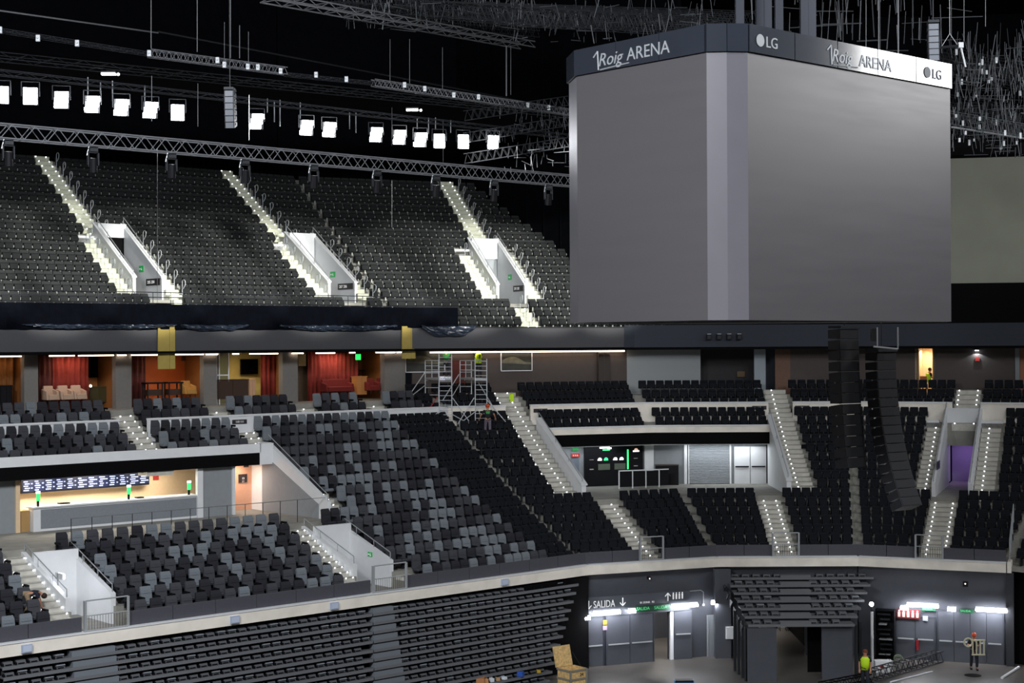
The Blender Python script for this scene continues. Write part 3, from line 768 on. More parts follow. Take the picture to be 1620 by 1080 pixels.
t2 = put(thing('safety_netting', 'short dark cloth screen left of the uncovered corner seats', 'screen'), 11, 0, -.15, .82)
MB().box(0, 3.2, 0, .02, 0, 1.15).out('cloth', M_navy, t2)
mb = MB()
for h in (1.2, 1.5, 1.75): mb.tube((0, .1, h), (3.3, .1, h), .025)
mb.out('guard_rail', M_dmetal, t2)
M_plas = mat('crumpled_clear_plastic', '#2b3442', .22, spec=.8, bump=1.0, scale=5)
def plastic(i, s, L, hang, label, top=.95):
    mb = MB(); nx, nz = int(L*5), 7; vs = []; fs = []; random.seed(int(L*100))
    for j in range(nx+1):
        u = j/nx; env = min(1, 4*u*(1-u)+.25)
        for r_ in range(nz+1):
            v = r_/nz
            z = top-hang*env*v+random.uniform(-.03, .03); y = -.22-.12*math.sin(v*PI)+random.uniform(-.05, .05)
            if r_ == 0: y += .2
            vs.append((u*L+random.uniform(-.06, .06), y, z))
    for j in range(nx):
        for r_ in range(nz): k = j*(nz+1)+r_; fs.append((k, k+nz+1, k+nz+2, k+1))
    o = put(mb.add(vs, fs).out('plastic_sheet', M_plas, None, smooth=False), i, s, 0, 0)
    m = o.modifiers.new('s', 'SOLIDIFY'); m.thickness = .01
    return tag(o, label, 'plastic sheet', 'crumpled plastic sheets on the fascia')
plastic(10, -23, 8.2, .22, 'thin plastic sheet along the fascia top at the far left')
plastic(10, -14.6, 4.0, .3, 'plastic sheet around the left ochre board')
plastic(10, -8.6, 7.8, .3, 'plastic sheet bunched along the fascia between the ochre boards')
plastic(11, .9, 3.4, .62, 'large plastic sheet sagging over the fascia right of the ochre board')
def ochre(i, s, w_, z0, z1, label):
    t = put(thing('foam_board', label, 'board', 'ochre boards hanging over the fascia'), i, s, -.12, 0)
    MB().box(0, w_*.66, -.05, 0, z0, z1).out('panel', M_yell, t); MB().box(w_*.68, w_, -.05, 0, z0, z1).out('panel', M_yell, t)
    MB().box(0, w_, -.05, .25, z1, z1+.04).out('fold_over', M_yell, t)
def sfor(px, i, d):
    kx, kz = un(px, 540); x, y, a = SEG[i]; ax = x-d*math.cos(a); ay = y+d*math.sin(a)
    return (kx*ay-ax)/(math.sin(a)-kx*math.cos(a))
s1 = sfor(249, 10, -.1); s2 = sfor(276, 10, -.1)
ochre(10, s1, s2-s1, -1.3, .86, 'ochre foam board hanging low over the fascia, left one')
s1 = sfor(635, 10, -.1); s2 = sfor(656, 10, -.1)
ochre(10, s1, s2-s1, -.95, .86, 'ochre foam board hanging over the fascia beside the sagging plastic')
# big backdrop walls
struct(put(MB().box(-40, .85*20*TU, 17.2, 17.5, -1, 24).out('wall_upper_back', M_void), 10))
struct(put(MB().box(-.85*20*TU, 30, 17.2, 17.5, -1, 24).out('wall_upper_back', M_void), 11))
mb = MB()
vs = [(17.9, -.2), (18.1, -.2), (9.8, 18.5), (9.6, 18.5)]
mb.quadbox(vs, -.4, 24)
for k in range(14):
    f = (k+.5)/14; mb.tube((17.85-8.3*f, -.2+18.7*f, -.4), (17.85-8.3*f, -.2+18.7*f, 24), .05, 4)
struct(put(mb.out('wall_stand_flank', M_void), 11))
struct(MB().box(-80, 110, -12, 125, 24, 24.3).out('ceiling_roof', M_black))
# far right olive wall
M_olive = mat('olive_grey_wall', '#9a9c8c', .7, noise=.05, scale=.6)
def wallseg(p, q, z0, z1, m, name):
    mb = MB(); d = (Vector(q)-Vector(p)); n = Vector((-d.y, d.x)).normalized()*.3
    mb.quadbox([p, q, (q[0]+n.x, q[1]+n.y), (p[0]+n.x, p[1]+n.y)], z0, z1); return struct(mb.out(name, m))
wallseg((22, 108), (60, 96), 3.6, 12.6, M_olive, 'wall_far_end')
wallseg((8, 109.5), (60, 98), -.4, 3.7, M_black, 'wall_far_end_base')
wallseg((-10, 122), (80, 112), -.4, 24, M_void, 'wall_far_back')
# ------------------------------------------------------------------ hospitality suites (segment 0)
ZF, ZC = -3.3, -.5
def S0(px, d): return sfor(px, 0, d)
struct(put(MB().box(-31, .5, 21.0, 21.2, ZF, ZC).out('wall_suites_back', M_brown), 0))
struct(put(MB().box(-31, 3.0, 15.0, 21.2, ZC, ZC+.1).out('ceiling_suites', M_black), 0))
for k, (a, b) in enumerate(((38, 60), (183, 208), (322, 343), (447, 471), (608, 641))):
    s0, s1 = S0(a, 16.9), S0(b, 16.9)
    o = struct(put(MB().box(s0, s1, 16.9, 17.3, ZF, ZC).out('wall_suite_pier', mat('pale_pier', '#77736f', .6, noise=.05)), 0))
    o = struct(put(MB().box((s0+s1)/2-.1, (s0+s1)/2+.1, 17.3, 21, ZF, ZC).out('wall_suite_partition', mat('partition_wood', '#8a5528', .6, noise=.1)), 0))
def drape(s0, s1, d, m, label, z0=ZF, z1=ZC, group='suite curtains'):
    n = max(6, int((s1-s0)*14)); vs = []; fs = []
    for j in range(n+1):
        x = s0+(s1-s0)*j/n; y = d+.07*math.sin(j*PI/2)+.03*math.sin(j*.9)
        vs += [(x-s0, y-d, 0), (x-s0, y-d, z1-z0)]
    for j in range(n): k = 2*j; fs.append((k, k+2, k+3, k+1))
    t = put(thing('curtain', label, 'curtain', group), 0, s0, d, z0)
    o = MB().add(vs, fs).out('cloth', m, t, smooth=True); sm = o.modifiers.new('s', 'SOLIDIFY'); sm.thickness = .03
    MB().box(0, s1-s0, -.02, .02, z1-z0-.03, z1-z0).out('track', M_dmetal, t)
D = 18.2
drape(S0(-8, D), S0(22, D), D, M_brownc, 'dark brown curtain in the suite at the left edge')
drape(S0(62, D), S0(84, D), D, M_maroon, 'dark maroon curtain beside the first grey pier')
drape(S0(84, D), S0(139, D), D, M_redc, 'bright red curtain behind the pale armchairs')
drape(S0(209, D), S0(230, D), D, M_maroon, 'narrow maroon curtain left of the orange wall')
drape(S0(413, D), S0(447, D), D, M_redc, 'red curtain right of the yellow wall with the television')
drape(S0(487, D), S0(566, D), D, M_redc, 'widest red curtain, left of the lattice shelving')
def wallpane(a, b, d, z0, z1, m, label, kind='wall_panel'):
    s0, s1 = S0(a, d), S0(b, d)
    o = put(MB().box(0, s1-s0, 0, .08, z0, z1).out(kind, m), 0, s0, d, 0); return tag(o, label, 'wall panel')
wallpane(20, 38, 19, ZF, ZC, mat('amber_wall', '#a8701c', .6, noise=.1), 'amber wall panel left of the first grey pier')
wallpane(139, 172, 19.6, ZF, ZC-.9, mat('lit_counter_back', '#d08a4e', .6, noise=.06), 'tan low wall panel right of the bright red curtain')
wallpane(139, 172, 19.5, ZC-1.25, ZC, M_black, 'black upper wall panel right of the bright red curtain')
wallpane(172, 185, 19.0, ZF, ZC, M_orange, 'orange-brown panel left of the second grey pier')
wallpane(230, 311, 19.4, ZF, ZC, M_orange, 'large orange wall behind the dark tables')
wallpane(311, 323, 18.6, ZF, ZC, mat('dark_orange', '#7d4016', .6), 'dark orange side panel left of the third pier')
wallpane(345, 363, 19.6, ZF, ZC, mat('green_grey_wall', '#7d8060', .6), 'green-grey panel behind the white window frame')
wallpane(363, 413, 19.6, ZF, ZC, M_yellw, 'yellow timber wall carrying the television')
wallpane(471, 488, 18.6, ZF, ZC, mat('dim_brown', '#54402e', .6, noise=.2), 'dim brown panel right of the fourth pier')
wallpane(566, 604, 20.0, ZF, ZC, M_brown, 'brown back wall behind the lattice shelving')
wallpane(603, 622, 19.0, ZF, ZC, M_cream, 'cream wall right of the lattice shelving')
def armchair(name, label, i, s, d, m, w_=.75, group=None, z=ZF, turn=0):
    t = put(thing(name, label, 'armchair', group), i, s, d, z, turn)
    MB().box(-w_/2+.1, w_/2-.1, -.35, .25, .18, .45).out('seat', m, t, bevel=.04)
    MB().prof([(.18, .2), (.34, .2), (.44, .85), (.3, .88)], -w_/2+.08, w_/2-.08).out('backrest', m, t, bevel=.04)
    for q in (-1, 1):
        x = q*(w_/2-.06); MB().prof([(-.3, .18), (.34, .18), (.38, .72), (-.2, .6)], x-.06, x+.06).out('arm', m, t, bevel=.03)
    mb = MB()
    for x in (-1, 1):
        for yy in (-.28, .26): mb.tube((x*(w_/2-.12), yy, 0), (x*(w_/2-.12), yy, .2), .02)
    mb.out('legs', M_dmetal, t); return t
M_beige = mat('beige_upholstery', '#b89c86', .9); M_redv = mat('dark_red_upholstery', '#6e1a12', .9)
for k, px in enumerate((80, 103, 124)):
    armchair('suite_armchair', 'pale beige armchair before the bright red curtain, %s from left' % ORD[k+1], 0, S0(px, 17.5), 17.5, M_beige, .68, 'beige armchairs in the red suite', z=ZF+.35)
for a, b, l in ((512, 556, 'low dark red sofa before the widest red curtain'), (579, 598, 'dark red sofa, left half, beside the wooden counter'), (600, 619, 'dark red sofa, right half, beside the cream wall')):
    s0, s1 = S0(a, 17.4), S0(b, 17.4)
    armchair('suite_sofa', l, 0, (s0+s1)/2, 17.4, M_redv, s1-s0, z=ZF+.35)
def cab(a, b, d, h, m, label, name='suite_cabinet', z=ZF+.3):
    s0, s1 = S0(a, d), S0(b, d)
    t = put(thing(name, label, 'cabinet'), 0, s0, d, z)
    MB().box(0, s1-s0, 0, .5, 0, h).out('body', m, t); MB().box(-.03, s1-s0+.03, -.04, .54, h, h+.05).out('top', m, t)
    MB().box(.03, (s1-s0)/2-.01, -.02, 0, .05, h-.05).out('door', m, t); MB().box((s1-s0)/2+.01, s1-s0-.03, -.02, 0, .05, h-.05).out('door', m, t)
cab(0, 19, 17.5, .95, M_blackpl, 'black cabinet at the left edge of the suites')
cab(140, 172, 18.6, .75, mat('olive_cabinet', '#3a3416', .6), 'dark olive cabinet under the tan wall panel')
cab(343, 392, 17.4, 1.0, mat('dark_wood', '#3a2416', .5), 'dark wooden bar under the television')
cab(394, 404, 17.4, 1.0, mat('pale_wood', '#c49a78', .6), 'narrow pale cabinet right of the dark bar')
cab(564, 580, 17.6, 1.0, mat('tan_wood', '#b5793f', .6), 'tan wooden counter below the lattice shelving')
for k, (a, b) in enumerate(((232, 260), (266, 290))):
    s0, s1 = S0(a, 17.4), S0(b, 17.4)
    t = put(thing('suite_table', 'dark table before the orange wall, %s one' % ('left' if k == 0 else 'right'), 'table'), 0, s0, 17.4, ZF+.3)
    MB().box(0, s1-s0, 0, .6, .9, .98).out('table_top', M_blackpl, t)
    for x in (.06, s1-s0-.12):
        for yy in (.04, .5): MB().box(x, x+.06, yy, yy+.06, 0, .9).out('leg', M_dmetal, t)
    MB().box(.1, s1-s0-.1, .1, .5, .3, .6).out('shelf', mat('dark_wood', '#3a2416', .5), t)
armchair('suite_armchair', 'tan tub chair at the right end of the orange suite', 0, S0(298, 17.4), 17.4, mat('tan_leather', '#b0803c', .7), .7, z=ZF+.45)
t = put(thing('television', 'black television on the yellow timber wall', 'television'), 0, S0(381, 19.4), 19.4, -1.75)
w_ = S0(408, 19.4)-S0(381, 19.4)
MB().box(0, w_, 0, .08, 0, .85).out('frame', M_blackpl, t); MB().box(.03, w_-.03, -.01, 0, .03, .82).out('screen', mat('screen_black', '#050507', .2), t)
t = put(thing('air_vent', 'dark ceiling vent grille high on the orange wall', 'vent'), 0, S0(288, 19.3), 19.3, -.95)
MB().box(0, .7, 0, .08, 0, .25).out('frame', M_brown, t)
mb = MB()
for k in range(5): mb.box(.03, .67, -.02, 0, .03+.045*k, .05+.045*k)
mb.out('slats', M_black, t)
t = put(thing('window_frame', 'white glazed partition frame left of the yellow wall', 'partition'), 0, S0(342, 17.4), 17.4, ZF)
w_ = S0(361, 17.4)-S0(342, 17.4)
mb = MB()
for x in (0, .16, w_): mb.box(x, x+.06, 0, .06, 0, ZC-ZF)
mb.box(0, w_, 0, .06, 1.55, 1.61); mb.out('frame', M_white, t)
t = put(thing('lattice_shelving', 'dark lattice shelving over a brown wall', 'shelving'), 0, S0(567, 19.7), 19.7, ZF)
w_ = S0(603, 19.7)-S0(567, 19.7); mb = MB()
for k in range(4): mb.box(w_*k/3-.03, w_*k/3+.03, 0, .25, 0, ZC-ZF)
mb.out('uprights', M_black, t); mb = MB()
for z in (.9, 1.6, 2.3): mb.box(0, w_, 0, .25, z, z+.05)
mb.out('shelves', M_black, t)
t = put(thing('exit_light', 'bright green exit light hanging before the lattice shelving', 'sign'), 0, S0(567, 17.2), 17.2, -1.0)
MB().box(-.16, .16, 0, .06, 0, .32).out('panel', mat('bright_green', '#20e050', .5, emit=2.5), t); MB().box(-.01, .01, 0, .02, .32, .5).out('hanger', M_dmetal, t)
t = put(thing('table_lamp', 'small glowing lamp beside the olive cabinet', 'lamp'), 0, S0(143, 18.4), 18.4, ZF+.9)
MB().ball((0, 0, .25), .07).out('bulb', mat('small_glow', '#fff0e0', .5, emit=8), t); MB().tube((0, 0, 0), (0, 0, .2), .02).out('stem', M_dmetal, t)
t = put(thing('wall_board', 'pale yellowish board above the dim brown panel', 'board'), 0, S0(472, 17.6), 17.6, -1.3)
MB().box(0, .5, 0, .05, 0, .65).out('board', mat('dim_yellow', '#8c7a50', .7), t)
# light strips under the soffit
strips = [(0, 34), (78, 118), (124, 180), (186, 200), (208, 250), (276, 322), (326, 345), (368, 378), (395, 440), (462, 480), (500, 530), (553, 562), (595, 625), (628, 640)]
for k, (a, b) in enumerate(strips):
    s0, s1 = S0(a, 16.75), S0(b, 16.75)
    t = put(thing('light_strip', 'warm glowing strip under the soffit above the suites, %s from left' % ordn(k+1), 'light strip', 'warm light strips over the suites'), 0, s0, 16.75, -.62)
    MB().box(0, s1-s0, 0, .05, .06, .1).out('channel', M_dmetal, t); MB().box(0, s1-s0, .0, .05, 0, .06).out('diffuser', M_warm, t)
def area(name, loc, rot, sx, sy, e, col=(1, 1, 1), spread=None):
    l = bpy.data.lights.new(name, 'AREA'); l.shape = 'RECTANGLE'; l.size = sx; l.size_y = sy; l.energy = e; l.color = col
    if spread: l.spread = spread
    o = bpy.data.objects.new(name, l); C.objects.link(o); o.location = loc; o.rotation_euler = rot; return o
def aim(o, target):
    d = Vector(target)-o.location; o.rotation_euler = d.to_track_quat('-Z', 'Y').to_euler(); return o
# room lamps on each suite ceiling
for k, (px, e, col) in enumerate(((15, 26, (1, .7, .4)), (110, 60, (1, .72, .55)), (265, 75, (1, .75, .5)), (385, 110, (1, .85, .6)), (525, 90, (1, .75, .6)), (600, 40, (1, .8, .6)))):
    o = area('suite_ceiling_lamp', pt(0, S0(px, 17.9), 17.6, ZC-.1), (0, 0, PI/2-SEG[0][2]), 1.6, .6, e*.35, col)
# ------------------------------------------------------------------ promenade back wall right of the suites
BD = 17.3
struct(put(MB().box(-3.4, LEN[1]+BD*T2, BD, BD+.2, ZF, -.5).out('wall_taupe', M_taupe), 1))
def seg2wall(a, b, m, name, d=BD, z1=-.5):
    s0, s1 = sfor(a, 2, d), sfor(b, 2, d); return struct(put(MB().box(s0, s1, d, d+.2, ZF, z1).out(name, m), 2))
seg2wall(990, 1108, mat('pale_grey_wall', '#8d9294', .6), 'wall_pale')
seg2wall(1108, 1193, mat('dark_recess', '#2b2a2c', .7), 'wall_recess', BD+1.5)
seg2wall(1193, 1211, mat('pale_column', '#9aa4ac', .6), 'wall_column')
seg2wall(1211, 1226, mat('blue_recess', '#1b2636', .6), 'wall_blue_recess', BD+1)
seg2wall(1226, 1250, mat('wood_panel', '#6b4c3c', .6, noise=.1), 'wall_wood')
s0 = sfor(1250, 2, BD); struct(put(MB().box(s0, LEN[2]+BD*T2, BD, BD+.2, ZF, -.5).out('wall_taupe', M_taupe), 2))
s0, s1 = sfor(1453, 3, BD), sfor(1475, 3, BD)
struct(put(MB().box(-BD*T2, s0, BD, BD+.2, ZF, -.5).out('wall_taupe', M_taupe), 3))
s2, s3 = sfor(1606, 3, BD), sfor(1613, 3, BD)
struct(put(MB().box(s1, s2, BD, BD+.2, ZF, -.5).out('wall_taupe', M_taupe), 3))
struct(put(MB().box(s2, s3, BD-.1, BD+.2, ZF, -.5).out('trim_pale_column', M_greywall), 3))
struct(put(MB().box(s3, LEN[3]+BD*T2+3, BD+.3, BD+.5, ZF, -.5).out('wall_wood', mat('lit_wood', '#a06a50', .6)), 3))
# lit doorway room
struct(put(MB().box(s0-.2, s0, BD, 19.5, ZF, -.5).out('wall_doorway_side', M_cream), 3)); struct(put(MB().box(s1, s1+.2, BD, 19.5, ZF, -.5).out('wall_doorway_side', M_cream), 3))
struct(put(MB().box(s0-1, s1+1, 19.5, 19.7, ZF, -.5).out('wall_doorway_back', M_cream), 3))
area('doorway_lamp', pt(3, (s0+s1)/2, 18.6, -.7), (0, 0, PI/2-SEG[3][2]), .8, .8, 45, (1, .85, .6))
t = put(thing('wall_downlight', 'small cold downlight glowing on the taupe wall at the right', 'lamp'), 3, sfor(1545, 3, BD-.2), BD-.25, -.72)
MB().box(-.14, .14, 0, .2, .06, .16).out('housing', M_dmetal, t); MB().box(-.1, .1, .03, .17, .02, .06).out('lens', mat('cold_glow', '#e8f4ff', .5, emit=12), t)
l = bpy.data.lights.new('wall_downlight_beam', 'SPOT'); l.energy = 40; l.spot_size = 2.4; l.color = (.8, .9, 1); o = bpy.data.objects.new('wall_downlight_beam', l); C.objects.link(o); o.location = pt(3, sfor(1545, 3, BD-.2), BD-.15, -.8)
board('exit_board', 'tiny red exit board under the cold downlight', 'sign', 3, sfor(1546, 3, BD-.05), BD-.06, -1.2, .25, .25, M_red)
def picture(a, b, y0, y1, label):
    s0, s1 = sfor(a, 1, BD-.1), sfor(b, 1, BD-.1); Y = pt(1, (s0+s1)/2, BD, 0).y
    z1 = un(a, y0)[1]*Y; z0 = un(a, y1)[1]*Y
    t = put(thing('framed_picture', label, 'picture', 'framed pictures on the taupe wall'), 1, s0, BD-.08, z0)
    w_ = s1-s0; h = z1-z0
    mb = MB(); mb.box(0, w_, -.04, .04, 0, .05).box(0, w_, -.04, .04, h-.05, h).box(0, .05, -.04, .04, 0, h).box(w_-.05, w_, -.04, .04, 0, h)
    mb.out('frame', M_white, t); c = MB().box(.05, w_-.05, -.01, .03, .05, h-.05).out('canvas', mat('dark_picture', '#34352f', .5, noise=.3, scale=2), t)
    q = MB(); n = 16; vs = []
    for j in range(n+1):
        u = j/n; vs += [(.08+u*(w_-.16), -.02, h*(.42+.0*u)-.1*u), (.08+u*(w_-.16), -.02, h*(.55+.22*math.sin(PI*min(1, u*1.3)))-.12*u)]
    q.add(vs, [(2*j, 2*j+2, 2*j+3, 2*j+1) for j in range(n)]); q.out('painted_hill', mat('painted_hill', '#6d6a58', .6, noise=.3, scale=3), c)
    return t
picture(792, 842, 556, 587, 'framed landscape picture right of the scaffold towers')
picture(641, 704, 553, 589, 'wide framed picture partly hidden behind the scaffold')
t = put(thing('dark_door', 'dark maroon door leaf glimpsed between the scaffold towers', 'door'), 1, sfor(714, 1, BD-.1), BD-.1, ZF)
MB().box(0, .9, 0, .06, 0, 2.2).out('door_leaf', M_maroon, t); MB().box(.8, .84, -.05, 0, 1.0, 1.1).out('handle', M_metal, t)
t = put(thing('service_column', 'dark square column on the taupe wall near its right end', 'column'), 1, sfor(947, 1, BD-.3), BD-.3, ZF)
MB().box(0, .75, 0, .3, 0, 2.7).out('casing', mat('dark_taupe', '#3e3631', .6), t); MB().box(.36, .4, -.02, 0, 0, 2.7).out('seam_strip', M_taupe, t)
t = put(thing('light_strip', 'long warm strip lighting the taupe wall beyond the scaffold', 'light strip', 'long warm light strip on the promenade'), 1, -2.4, BD-.35, -.66)
MB().box(0, 12.6, 0, .05, .08, .12).out('channel', M_dmetal, t); MB().box(0, 12.6, 0, .05, 0, .08).out('diffuser', M_warm, t)
for k in range(4):
    area('promenade_strip_glow', pt(1, -.8+3.2*k, BD-.3, -.7), (0, 0, PI/2-SEG[1][2]), 3.1, .08, 6, (1, .85, .7))
t = put(thing('notice', 'small tan notice on the dark recess wall', 'sign'), 2, sfor(1172, 2, BD+1.4), BD+1.4, -2.3)
MB().box(-.25, .25, 0, .03, 0, .35).out('board', mat('tan_board', '#6e5a42', .7), t)
for k in range(4):
    px = 1122+16*k
    t = put(thing('ceiling_speaker', 'small black fixture on the dark band, %s of four from left' % ORD[k+1], 'fixture', 'black fixtures on the dark band'), 2, sfor(px, 2, 15.2), 15.2, .05)
    MB().box(-.14, .14, 0, .25, 0, .32).out('body', M_blackpl, t); MB().box(-.12, .12, .02, .24, .32, .36).out('top_plate', M_metal, t); MB().box(-.1, .1, -.01, 0, .04, .25).out('grille', M_dmetal, t)
t = thing('hi_viz_jacket', 'bright yellow jacket hanging on a rail post at the top of the long stair', 'jacket'); t.location = pt(1, sfor(809, 1, 15.2), 15.2, zl(17)+.32)
t.rotation_euler = (0, 0, .3); t.scale = (.6, .6, .9)
MB().prof([(-.16, -.3), (-.1, .42), (.0, .5), (.12, .42), (.2, -.1), (.05, .3), (-.05, .3)], -.17, .2).out('jacket_body', M_hiviz, t, bevel=.03)
MB().prof([(-.2, .1), (-.14, .4), (-.05, .42), (-.12, .05)], -.3, -.14).out('sleeve', M_hiviz, t, bevel=.02)
MB().tube((.05, .1, -.32), (.05, .1, .6), .025).out('post', M_metal, t)
# ------------------------------------------------------------------ people
def skin(name, pts, edges, radii, m, parent, sub=1):
    me = bpy.data.meshes.new(name); me.from_pydata([tuple(p) for p in pts], edges, []); me.materials.append(m)
    o = bpy.data.objects.new(name, me); C.objects.link(o); o.parent = parent
    md = o.modifiers.new('skin', 'SKIN')
    sv = me.skin_vertices[0].data
    for i, r in enumerate(radii):
        rr = r if isinstance(r, tuple) else (r, r); sv[i].radius = rr
    sv[0].use_root = True
    md.use_smooth_shade = True
    ss = o.modifiers.new('sub', 'SUBSURF'); ss.levels = sub; ss.render_levels = sub
    return o
def person(label, loc, rz, J, shirt, trousers, helmet=None, vest=None, hair='#2a1c14', print_=None):
    """J: joint positions in metres, person faces +y; keys pelvis chest neck head and l/r shoulder elbow hand hip knee foot"""
    t = thing('person', label, 'person'); t.location = loc; t.rotation_euler = (0, 0, rz)
    P = {k: Vector(v) for k, v in J.items()}
    pts = []; ed = []; rad = []; ix = {}
    def v(k, p, r, par=None):
        ix[k] = len(pts); pts.append(p); rad.append(r)
        if par is not None: ed.append((ix[par], ix[k]))
    v('pelvis', P['pelvis'], (.15, .11)); v('waist', (P['pelvis']*.55+P['chest']*.45), (.13, .1), 'pelvis'); v('chest', P['chest'], (.16, .11), 'waist')
    v('neck', P['neck'], .06, 'chest'); hd = P['head']-P['neck']
    v('jaw', P['neck']+hd*.45, .085, 'neck'); v('head', P['head'], .1, 'jaw'); v('crown', P['head']+hd.normalized()*.08, .075, 'head')
    for s in 'lr':
        v(s+'sh', P[s+'sh'], .065, 'chest'); v(s+'el', P[s+'el'], .045, s+'sh'); v(s+'wr', P[s+'hand'], .03, s+'el')
        d = (P[s+'hand']-P[s+'el']).normalized(); side = d.cross(Vector((0, 1, .3))).normalized()
        v(s+'pm', P[s+'hand']+d*.08, .036, s+'wr')
        for q, (off, ln) in enumerate(((-.03, .07), (-.01, .085), (.01, .08), (.03, .062))):
            b = P[s+'hand']+d*.1+side*off; v(s+'f%d' % q, b, .01, s+'pm'); v(s+'g%d' % q, b+d*ln*.6+Vector((0, .01, -.01)), .008, s+'f%d' % q); v(s+'h%d' % q, b+d*ln+Vector((0, .025, -.02)), .007, s+'g%d' % q)
        v(s+'th', P[s+'hand']+d*.05+side*-.05, .011, s+'pm'); v(s+'ti', P[s+'hand']+d*.09+side*-.07, .009, s+'th')
        v(s+'hip', P[s+'hip'], .095, 'pelvis'); v(s+'kn', P[s+'knee'], .065, s+'hip'); v(s+'an', P[s+'foot']+Vector((0, -.02, .09)), .045, s+'kn'); v(s+'toe', P[s+'foot']+Vector((0, .12, .04)), .045, s+'an')
    skin('body', pts, ed, rad, M_skin, t)
    q = [P['pelvis']+Vector((0, 0, .14)), P['lhip'], P['lknee'], P['lfoot']+Vector((0, -.02, .12)), P['rhip'], P['rknee'], P['rfoot']+Vector((0, -.02, .12))]
    skin('trousers', q, [(0, 1), (1, 2), (2, 3), (0, 4), (4, 5), (5, 6)], [(.17, .13), .115, .085, .07, .115, .085, .07], trousers, t)
    e = .75
    q = [P['pelvis']+Vector((0, 0, -.1)), P['pelvis']*.5+P['chest']*.5, P['chest'], P['chest']*.4+P['neck']*.6, P['lsh'], P['lsh']*(1-e)+P['lel']*e, P['rsh'], P['rsh']*(1-e)+P['rel']*e]
    skin('shirt', q, [(0, 1), (1, 2), (2, 3), (2, 4), (4, 5), (2, 6), (6, 7)], [(.17, .13), (.16, .125), (.185, .135), .07, .085, .07, .085, .07], shirt, t)
    if vest:
        vb = MB(); N_ = 14; rings = [(q[0], .2, .155), (q[1], .2, .155), (q[2]+Vector((0, 0, .04)), .235, .165), (q[2]+Vector((0, 0, .14)), .15, .12)]
        for c_, rx_, ry_ in rings: vb.v += [(c_.x+rx_*math.cos(2*PI*k/N_), c_.y+ry_*math.sin(2*PI*k/N_), c_.z) for k in range(N_)]
        for r_ in range(3):
            for k in range(N_): vb.f.append((r_*N_+k, r_*N_+(k+1)%N_, (r_+1)*N_+(k+1)%N_, (r_+1)*N_+k))
        vo = vb.out('safety_vest', vest, t, smooth=True); sm_ = vo.modifiers.new('s', 'SOLIDIFY'); sm_.thickness = .02
    for s in 'lr': MB().prof([(-.1, 0), (.18, 0), (.17, .06), (.02, .11), (-.1, .1)], -.05, .05).out('boot', M_blackpl, t, bevel=.01).location = P[s+'foot']
    h = P['head']; f = MB()
    f.ball((h.x, h.y+.1, h.z-.03), .022, 6, (.8, 1, 1.2)); f.out('nose', M_skin, t, smooth=True)
    f = MB(); f.ball((h.x-.1, h.y, h.z-.02), .03, 6, (.4, .7, 1)); f.ball((h.x+.1, h.y, h.z-.02), .03, 6, (.4, .7, 1)); f.out('ears', M_skin, t, smooth=True)
    f = MB(); f.ball((h.x-.035, h.y+.095, h.z+.01), .012, 6); f.ball((h.x+.035, h.y+.095, h.z+.01), .012, 6); f.out('eyes', M_black, t)
    f = MB(); f.box(h.x-.03, h.x+.03, h.y+.085, h.y+.1, h.z-.075, h.z-.065); f.out('mouth', M_red, t)
    if helmet:
        f = MB(); f.ball((h.x, h.y-.01, h.z+.05), .125, 12, (1, 1.1, .95)); f.out('helmet', helmet, t, smooth=True)
        MB().box(h.x-.1, h.x+.1, h.y+.08, h.y+.18, h.z+.03, h.z+.05).out('helmet_brim', helmet, t)
    else:
        f = MB(); f.ball((h.x, h.y-.025, h.z+.035), .118, 10, (1, 1, 1)); f.out('hair', mat('hair_'+hair[1:], hair, .8), t, smooth=True)
    if print_: MB().add([(h.x-.1, P['chest'].y-.15, P['chest'].z-.05), (h.x+.1, P['chest'].y-.15, P['chest'].z-.05), (h.x+.12, P['chest'].y-.15, P['chest'].z+.1), (h.x-.12, P['chest'].y-.15, P['chest'].z+.1)], [(0, 1, 2, 3)]).out('back_print', print_, t)
    return t
def stand(lean=0., arms='down', stride=.1):
    J = dict(pelvis=(0, 0, .95), chest=(0, .05*lean, 1.32), neck=(0, .09*lean, 1.5), head=(0, .12*lean+.01, 1.66),
             lsh=(-.2, .05*lean, 1.42), rsh=(.2, .05*lean, 1.42), lhip=(-.1, 0, .9), rhip=(.1, 0, .9),
             lknee=(-.12, .03+stride, .5), rknee=(.12, .03-stride*.3, .5), lfoot=(-.13, stride, 0), rfoot=(.13, -stride, 0))
    if arms == 'down': J.update(lel=(-.27, 0, 1.13), rel=(.27, 0, 1.13), lhand=(-.25, .12, .9), rhand=(.25, .12, .9))
    if arms == 'up': J.update(lel=(-.3, .12, 1.58), rel=(.3, .12, 1.58), lhand=(-.2, .22, 1.86), rhand=(.22, .22, 1.86))
    if arms == 'side': J.update(lel=(-.38, .02, 1.2), rel=(.38, .02, 1.2), lhand=(-.44, .16, 1.0), rhand=(.44, .14, 1.02))
    if arms == 'carry': J.update(lel=(-.3, .1, 1.2), rel=(.3, .1, 1.2), lhand=(-.18, .32, 1.25), rhand=(.2, .32, 1.25))
    return J
M_orangeh = mat('orange_helmet', '#d04818', .4); M_blkshirt = mat('black_tshirt', '#15171a', .85); M_khaki = mat('khaki_cloth', '#8d7c62', .85); M_greytr = mat('grey_trousers', '#6b6470', .85); M_dkshirt = mat('navy_shirt', '#1a2030', .85)
M_gprint = mat('green_print', '#3f9a4a', .7); M_jean = mat('dark_jeans', '#1d232e', .85)
# worker standing in the row beside the long stair
p = pt(1, sfor(771, 1, 12.1), 12.1, zl(14)); person('person in orange helmet and black t-shirt with green back print, standing among black seats', p, .1, stand(.6, 'side'), M_blkshirt, M_greytr, helmet=M_orangeh, print_=M_gprint)
